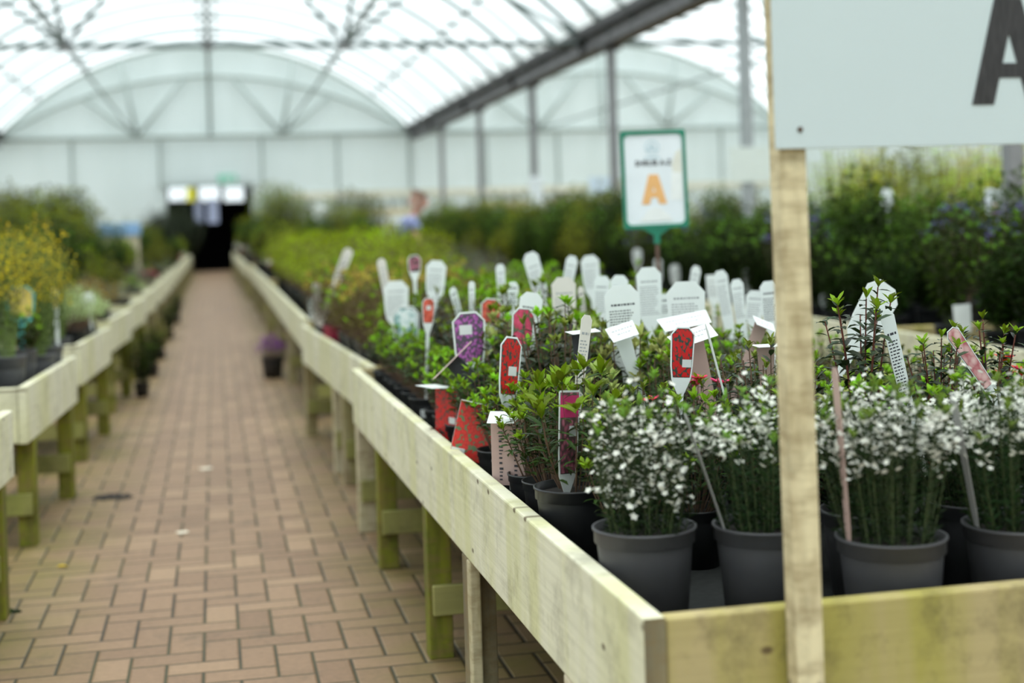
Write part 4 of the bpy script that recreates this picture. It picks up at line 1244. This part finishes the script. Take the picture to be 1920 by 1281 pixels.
hang_tag(837, 724, 4.05, .092, .165, -58, .085, 'p_red', 'scarlet picture card hanging edge turned over the pots by the board', sticker=(.3, .42, .013), drop=-.006, lean=3)
hang_tag(900, 757, 3.70, .100, .15, -16, .06, 'p_redwhite', 'scarlet picture card hanging square, green sprig across it', sticker=(-.3, .10, .018), swing=5, drop=-.008, lean=14)
hang_tag(950, 772, 3.28, .080, .17, -30, .05, 'pinkback', 'brownish pink card back with printed columns, hanging by the red stick', back=True)
# tags on the benches behind
B = [(1195, 480, 11.6, .075, .11, 0, 'white tag low in the dark shrubs, behind the tag rows'), (1266, 512, 10.7, .08, .12, 0, 'white tag just past the rusty stake, among dark shrubs'), (1234, 505, 11.1, .06, .15, 0, 'white tag with dark band behind the rusty stake'),
     (1400, 525, 9.4, .045, .13, -6, 'brownish tag among dark shrubs near the timber post'), (1545, 560, 8.2, .05, .05, 8, 'lilac white tag just past the timber post')]
for x, y, d, w, h, ln, lab in B:
    T(x, y, d, w, h, 'back', None, 8, ln, lab, soil=.7, text='inkfaint')
T(643, 498, 8.0, .055, .19, 'back', None, 10, 24, 'long beige tag leaning over the bronze plants', soil=.7, narrow=True, card='cream', text='inkfaint')
T(594, 545, 8.25, .052, .08, 'back', None, 10, 2, 'small pinkish tag in the bronze plants near the aisle', soil=.7, narrow=True, card='cream')
T(587, 570, 8.55, .06, .10, 'face', 'p_white', 10, 6, 'pale green tag at the aisle edge of the bronze bench', soil=.7, narrow=True)
T(598, 400, 30, .25, .35, 'back', None, 0, 0, 'pale far label among big shrubs beside the dark opening', soil=.6, text='white')
T(38, 568, 6.45, .13, .15, 'face', 'p_yellow', -4, 0, 'yellow blossom tag with teal edges at the foot of the broom', soil=.69, card='teal')
T(103, 560, 7.0, .04, .10, 'face', 'p_yellow', -40, -3, 'slim teal and yellow tag beside the pale green mound', soil=.69, narrow=True)
T(165, 563, 8.4, .07, .08, 'back', None, 0, -6, 'white tag stuck in the pale green mound', soil=.69, text='inkfaint')
T(1805, 598, 6.3, .082, .12, 'back', None, 0, -3, 'plain white rectangular card on the dark shrub across the second aisle', soil=.7, cut=.95, text='white')
T(1663, 370, 9.5, .08, .11, 'back', None, 0, 0, 'white card high among the dark shrubs under the big sign', soil=.75, text='white')
p = at(1864, 380, 8.6)
t = thing('display_sign', (p.x, p.y, DECK), 'white poster with pinkish blotches rising from the dark shrubs under the big letter', 'sign')
MB().box(-.055, .055, -.004, .004, p.z - DECK - .085, p.z - DECK + .085).build('panel', 'signface', t)
MB().box(-.02, .035, -.006, -.0042, p.z - DECK - .07, p.z - DECK - .01).build('print', 'p_fadedpink', t)
MB().tube([(0, .008, 0), (0, .008, p.z - DECK)], .005, 6).build('stake', 'leg', t)
p = at(1755, 348, 10)
for px, py, d, lab in ((775, 500, 0, ''),)[:0]:
    pass

# price stickers on a few pots by the aisle board
for o in [q for q in S.objects if q.get('group') == 'azaleas ranked along the aisle board'][:9:2]:
    a = R_(246) - o.rotation_euler.z
    s = MB()
    for dx, dz in ((-.011, .06), (.011, .06), (.011, .088), (-.011, .088)):
        rr = .0625 if dz < .07 else .0645
        th = a + dx / rr
        s.v.append((math.cos(th) * rr, math.sin(th) * rr, dz))
    s.f.append((0, 1, 2, 3))
    c = s.build('price_sticker', 'white', o); c['label'] = 'white price sticker'
p = bpt(LB[1][0], LB[1][1] - .10, .38)

# ---------------------------------------------------------------- signs
def text(body, size, mat, parent, loc, name, off=.0, ext=.0004, rx=90):
    c = bpy.data.curves.new(name, 'FONT'); c.body = body; c.size = size; c.align_x = 'CENTER'; c.align_y = 'CENTER'; c.extrude = ext; c.offset = off; c.resolution_u = 3
    o = bpy.data.objects.new('tmp', c); COL.objects.link(o)
    dg = bpy.context.evaluated_depsgraph_get(); dg.update()
    me = bpy.data.meshes.new_from_object(o.evaluated_get(dg)); bpy.data.objects.remove(o)
    me.materials.clear(); me.materials.append(M[mat])
    q = bpy.data.objects.new(name, me); COL.objects.link(q); q.parent = parent; q.location = loc; q.rotation_euler = (R_(rx), 0, 0)
    return q


def rrect(w, h, r, n=6):
    o = []
    for cx, cz, a in ((w - r, -h + r, -90), (w - r, h - r, 0), (-w + r, h - r, 90), (-w + r, -h + r, 180)):
        for k in range(n + 1):
            g = R_(a + 90 * k / n); o.append((cx + r * math.cos(g), cz + r * math.sin(g)))
    return o


def letterA(W, Hh, top, legw, cb0, cb1, y0, y1):
    """a heavy capital A as one closed solid"""
    b = MB(); s = (W - top) / 2 / Hh
    xl = lambda z: -W / 2 + s * z
    xi = lambda z: xl(z) + legw
    apex = min(Hh * .87, (W / 2 - legw) / s)
    for sg in (1, -1):
        def quad(*p):
            pp = [(sg * x, z) for x, z in p]
            b.prism(pp if sg > 0 else pp[::-1], y0, y1)
        quad((xl(0), 0), (xi(0), 0), (xi(cb0), cb0), (xl(cb0), cb0))
        quad((xl(cb0), cb0), (0, cb0), (0, cb1), (xl(cb1), cb1))
        quad((xl(cb1), cb1), (xi(cb1), cb1), (min(xi(apex), 0), apex), (xl(apex), apex))
        quad((xl(apex), apex), (0, apex), (0, Hh), (xl(Hh), Hh))
    return b


p = at(1232, 336, 6.0)
g = thing('shrub_sign', (p.x, p.y, DECK), 'green framed sign with orange letter on a rusty stake behind the azaleas', 'sign')
g.rotation_euler = (0, R_(-.8), R_(-8))
zc = p.z - DECK
W, Hh = .138, .207
o = rrect(W, Hh, .012); i = rrect(W - .014, Hh - .017, .022)
b = MB(); n = len(o)
for y in (-.009, .009):
    b.v += [(x, y, z + zc) for x, z in o] + [(x, y, z + zc) for x, z in i]
for k in range(n):
    j = (k + 1) % n
    b.f += [(k, j, n + j, n + k), (2 * n + k, 3 * n + k, 3 * n + j, 2 * n + j), (k, 2 * n + k, 2 * n + j, j), (n + k, n + j, 3 * n + j, 3 * n + k)]
b.build('frame', 'signgreen', g)
f = MB().prism([(x, z + zc) for x, z in rrect(W - .010, Hh - .012, .02)], -.003, .003).build('face', 'signface', g)
b = MB(); ring = [(math.cos(k * math.pi / 12), math.sin(k * math.pi / 12)) for k in range(24)]
for k in range(24):
    x0, z0 = ring[k]; x1, z1 = ring[(k + 1) % 24]
    b.prism([(x0 * .026, z0 * .026), (x0 * .031, z0 * .031), (x1 * .031, z1 * .031), (x1 * .026, z1 * .026)], -.0042, -.0032)
for k in range(5):
    b.prism([(-.004 + (k - 2) * .009, -.016), (.001 + (k - 2) * .009, -.016), (.001 + (k - 2) * .006, .018 - abs(k - 2) * .006), (-.003 + (k - 2) * .006, .018 - abs(k - 2) * .006)], -.0042, -.0032)
for k in range(7):
    b.box(-.033 + k * .0095, -.026 + k * .0095, -.0042, -.0032, -.048, -.039)
lo = b.build('logo', 'tealfaint', f, loc=(-.005, 0, zc + .135)); lo['label'] = 'faded round emblem'
tx = text('SHRUB A-Z', .031, 'ink', f, (-.002, -.0038, zc + .068), 'lettering', .0009); tx['label'] = 'black title lettering'
le = letterA(.108, .125, .040, .034, .028, .052, -.0044, -.0032).build('letter', 'orange', f, loc=(-.004, 0, zc - .105)); le['label'] = 'faded orange capital'
b = MB(); b.prism([(-.075, -.178), (.075, -.178), (.055, -.15), (.01, -.115), (-.03, -.125), (-.05, -.15)], -.0052, -.0045)
b.prism([(.065, -.09), (.115, -.09), (.12, .02), (.075, .03)], -.0042, -.0034)
w = b.build('worn_patch', plain('worn_sign_paper', (.84, .85, .84), .5, 0, .04, 20), f, loc=(0, 0, zc))
b = MB(); b.prism([(.085, -.01), (.118, 0), (.118, .125), (.095, .11), (.075, .06)], -.0040, -.0033)
b.build('yellowed_patch', plain('yellowed_sign_paper', (.76, .74, .66), .5, 0, .06, 20), f, loc=(0, 0, zc))
b = MB(); b.prism([(-.06, -Hh + zc), (-.012, -Hh - .03 + zc), (.012, -Hh - .03 + zc), (.06, -Hh + zc)], -.006, .006); b.box(-.012, .012, -.009, .009, -Hh - .065 + zc, -Hh - .028 + zc)
b.build('socket', 'signgreen', g)
MB().tube([(0, 0, 0), (0, 0, zc - Hh - .06)], .008, 8).build('stake', plain('rusty_stake', (.085, .042, .025), .7, .2, .3), g, True)

sp = thing('timber_sign_post', (.836, 1.966, 0), 'timber post standing against the front end board, carrying the big white sign', 'post')
MB().box(-.0205, .0215, -.021, .0215, 0, 1.82).build('shaft', 'stake', sp, bev=.003)
sp.rotation_euler = (0, R_(-.25), 0)
sg = thing('letter_sign', (.802, 1.935, 1.336), 'big white board with a black capital letter fixed to the timber post', 'sign')
MB().box(0, .75, 0, .009, 0, .40).build('panel', 'signwhite', sg, bev=.001)
m, t_, b_ = newmat('brushed_black_print')
nn = noise(t_, coord(t_, 'Object', (140, 1, 26)), 1, 3); t_.nodes[-1]
mp = [q for q in t_.nodes if q.type == 'MAPPING'][0]; mp.inputs['Rotation'].default_value = (0, R_(34), 0)
t_.links.new(ramp(t_, nn.outputs[0], [(.35, (.012, .011, .012)), (.75, (.045, .04, .042))]), b_.inputs['Base Color']); b_.inputs['Roughness'].default_value = .5
a = letterA(.128, .160, .044, .036, .040, .062, -.0012, -.0002).build('letter', m, sg, loc=(.375, 0, .060)); a['label'] = 'black capital letter'
for z in (.028, .37):
    q = MB().lathe([(.0042, 0), (.0042, .0012), (.002, .002), (.0005, .002)], 12, True).build('screw', 'screw', sg, loc=(.036, -.0002, z)); q.rotation_euler = (R_(90), 0, 0)

# blue cover far on the broom side
pa, pb = at(185, 420, 24), at(262, 442, 24)
t = thing('covered_crate', ((pa.x + pb.x) / 2, pa.y, 0), 'low blue covered crate beyond the broom side benches', 'crate')
w = abs(pb.x - pa.x) / 2
MB().box(-w, w, -.3, .3, pb.z, pa.z).build('cover', 'blue', t, bev=.02)
MB().box(-w + .03, w - .03, -.27, .27, 0, pb.z).build('crate', 'plank', t)

# tiered timber staging before the end wall, gutter side
for k, (x0, x1, yy, zz, lab) in enumerate(((4.2, 6.2, 43, 1.75, 'timber shelf of dark pots beyond the stooping person, upper tier'), (4.2, 6.2, 42, 1.30, 'timber shelf beyond the stooping person, lower tier'), (8.2, 13.5, 44, 1.9, 'long timber shelf before the end wall of the far bay'))):
    t = thing('display_shelf', (0, yy, 0), lab, 'shelf')
    MB().box(x0, x1, 0, .45, zz - .04, zz).build('shelf_board', 'plank', t)
    MB().box(x0, x1, -.03, 0, zz - .14, zz + .08).build('front_board', 'plank', t)
    for x in (x0 + .05, (x0 + x1) / 2, x1 - .13):
        MB().box(x, x + .08, .1, .2, 0, zz - .04).build('leg', 'leg', t)
    if k != 1:
        n = int((x1 - x0) / .33)
        for j in range(n):
            pr = P['darkshrub'][j % 3]
            dup(pr, (x0 + .2 + j * .33, yy + .23, zz), RNG.uniform(0, 6), .42, 'small potted plant on a timber shelf before the end wall, ' + ('far bay' if k else 'beyond the person'), 'potted plants on shelf ' + ('of the far bay' if k else 'beyond the person'))
# beige planking low on the end wall
struct(MB().box(2.5, 19.5, Y_END - .16, Y_END - .11, 2.28, 2.5).build('baseboard_back', plain('pale_beige_boarding', (.70, .68, .56), .7)))

# ---------------------------------------------------------------- the stooping person
def skin(name, nodes, edges, mat, parent, sub=2, root='pelvis'):
    import bmesh
    me = bpy.data.meshes.new(name); bm = bmesh.new(); lay = bm.verts.layers.skin.verify(); ix = {}
    for k, (p, r) in nodes.items():
        v = bm.verts.new(p); v[lay].radius = (r, r) if not isinstance(r, tuple) else r; v[lay].use_root = (k == root); ix[k] = v
    for a, c in edges:
        bm.edges.new((ix[a], ix[c]))
    bm.to_mesh(me); bm.free(); me.materials.append(M[mat])
    o = bpy.data.objects.new(name, me); COL.objects.link(o); o.parent = parent
    o.modifiers.new('skin', 'SKIN').use_smooth_shade = True
    s = o.modifiers.new('sub', 'SUBSURF'); s.levels = s.render_levels = sub
    return o


M['skinm'] = plain('skin', (.62, .32, .24), .5, 0, .05)
M['shirt'] = photomat('blue_patterned_shirt', [(.06, .08, .25), (.13, .16, .36), (.36, .39, .56)], 28, (.4, .55, .72))
M['trouser'] = plain('dark_trousers', (.03, .035, .05), .8)
M['hair'] = plain('reddish_grey_hair', (.34, .20, .15), .7, 0, .3, 60)
pp = at(778, 400, 18.2)
pe = thing('person', (pp.x - .30, pp.y, 0), 'person in a blue patterned shirt stooping over the plants beyond the lime shrubs', 'person')
N = {'pelvis': ((0, 0, .93), .13), 'waist': ((.07, 0, 1.06), .115), 'chest': ((.19, 0, 1.24), (.15, .12)), 'neckb': ((.27, 0, 1.38), .06), 'neck': ((.31, 0, 1.44), .052), 'jaw': ((.37, 0, 1.50), .07), 'head': ((.385, 0, 1.58), .092), 'crown': ((.37, 0, 1.65), .068), 'nose': ((.485, 0, 1.545), .014)}
Ed = [('pelvis', 'waist'), ('waist', 'chest'), ('chest', 'neckb'), ('neckb', 'neck'), ('neck', 'jaw'), ('jaw', 'head'), ('head', 'crown'), ('head', 'nose')]
for s, q in ((1, 'l'), (-1, 'r')):
    N.update({q + 'sh': ((.23, s * .17, 1.32), .06), q + 'el': ((.30, s * .22, 1.05), .043), q + 'wr': ((.45, s * .18, .86), .028), q + 'pa': ((.50, s * .17, .80), (.034, .016)),
              q + 'hip': ((.0, s * .09, .86), .085), q + 'kn': ((.04, s * .10, .49), .055), q + 'an': ((-.02, s * .10, .09), .038), q + 'toe': ((.13, s * .11, .035), .032)})
    Ed += [('chest', q + 'sh'), (q + 'sh', q + 'el'), (q + 'el', q + 'wr'), (q + 'wr', q + 'pa'), ('pelvis', q + 'hip'), (q + 'hip', q + 'kn'), (q + 'kn', q + 'an'), (q + 'an', q + 'toe')]
    for k in range(4):
        y = s * (.135 + .018 * k); l = (.065, .075, .07, .055)[k]
        N[q + 'f%d' % k] = ((.515 + l * .3, y, .775 - l * .3), .009); N[q + 'g%d' % k] = ((.515 + l * .35, y, .775 - l * .9), .008)
        Ed += [(q + 'pa', q + 'f%d' % k), (q + 'f%d' % k, q + 'g%d' % k)]
    N[q + 't1'] = ((.52, s * .13, .80), .010); N[q + 't2'] = ((.55, s * .115, .775), .009)
    Ed += [(q + 'pa', q + 't1'), (q + 't1', q + 't2')]
skin('body', N, Ed, 'skinm', pe)
sh = {k: (N[k][0], r) for k, r in (('pelvis', .155), ('waist', .15), ('chest', (.185, .15)), ('lsh', .085), ('rsh', .085))}
for q, s in (('l', 1), ('r', -1)):
    sh[q + 'm'] = ((.31, s * .20, 1.17), .068)
sh['col'] = ((.255, 0, 1.36), .085)
skin('shirt', sh, [('pelvis', 'waist'), ('waist', 'chest'), ('chest', 'lsh'), ('chest', 'rsh'), ('lsh', 'lm'), ('rsh', 'rm'), ('chest', 'col')], 'shirt', pe)
tr = {'pelvis': ((0, 0, .90), .15)}
te = []
for q, s in (('l', 1), ('r', -1)):
    tr[q + 'h'] = ((0, s * .09, .82), .105); tr[q + 'k'] = ((.04, s * .10, .49), .075); tr[q + 'a'] = ((-.02, s * .10, .10), .06)
    te += [('pelvis', q + 'h'), (q + 'h', q + 'k'), (q + 'k', q + 'a')]
skin('trousers', tr, te, 'trouser', pe)
hr = {'a': ((.335, 0, 1.60), .098), 'b': ((.36, 0, 1.665), .082), 'c': ((.31, 0, 1.53), .07)}
skin('hair', hr, [('c', 'a'), ('a', 'b')], 'hair', pe, root='a')
for s in (1, -1):
    MB().tube([(.463, s * .034, 1.585), (.474, s * .034, 1.583)], .010, 8).build('eye', 'ink', pe, True)
    MB().tube([(.385, s * .088, 1.55), (.378, s * .106, 1.572), (.385, s * .094, 1.60)], .013, 6).build('ear', 'skinm', pe, True)
    MB().box(-.07, .17, s * .10 - .045, s * .10 + .045, 0, .07).build('shoe', 'black', pe, bev=.02)
MB().box(.462, .474, -.026, .026, 1.505, 1.513).build('mouth', 'p_heather', pe)
# ---------------------------------------------------------------- light, world, camera
w = bpy.data.worlds.new('overcast_sky'); S.world = w; w.use_nodes = True
t = w.node_tree; bg = t.nodes['Background']
tc = t.nodes.new('ShaderNodeTexCoord'); sx = t.nodes.new('ShaderNodeSeparateXYZ'); t.links.new(tc.outputs['Generated'], sx.inputs[0])
f = (E(t, sx.outputs[2]) * .5 + .5)
t.links.new(ramp(t, f.k, [(.0, (.42, .46, .44)), (.48, (.78, .86, .87)), (.58, (.88, .97, 1.0)), (1, (.88, .98, 1.02))]), bg.inputs[0])
bg.inputs[1].default_value = 1.25
sun = bpy.data.lights.new('hazy_sun', 'SUN'); sun.energy = 2.6; sun.angle = R_(40); sun.color = (1, .985, .95)
so = bpy.data.objects.new('hazy_sun', sun); COL.objects.link(so)
so.rotation_euler = Vector((-.02, .22, -.95)).to_track_quat('-Z', 'Y').to_euler()

cam = bpy.data.cameras.new('camera'); co = bpy.data.objects.new('camera', cam); COL.objects.link(co)
cam.lens = 50; cam.sensor_width = 36; cam.sensor_fit = 'HORIZONTAL'
cam.shift_y = -(640.5 - PY) / 1920
cam.clip_end = 300; cam.clip_start = .05
co.location = (0, 0, CAM_H)
co.rotation_euler = (Matrix.Rotation(-YAW, 3, 'Z') @ Matrix.Rotation(R_(90), 3, 'X') @ Matrix.Rotation(-ROLL, 3, 'Z')).to_euler()
cam.dof.use_dof = True; cam.dof.focus_distance = 3.05; cam.dof.aperture_fstop = 2.0
S.camera = co
S.view_settings.view_transform = 'Standard'; S.view_settings.look = 'None'; S.view_settings.gamma = 1; S.view_settings.exposure = .30; S.view_settings.use_curve_mapping = False
c = S.cycles
c.max_bounces = 7; c.diffuse_bounces = 4; c.glossy_bounces = 2; c.transmission_bounces = 4; c.transparent_max_bounces = 12
c.caustics_reflective = c.caustics_refractive = False; c.use_denoising = True
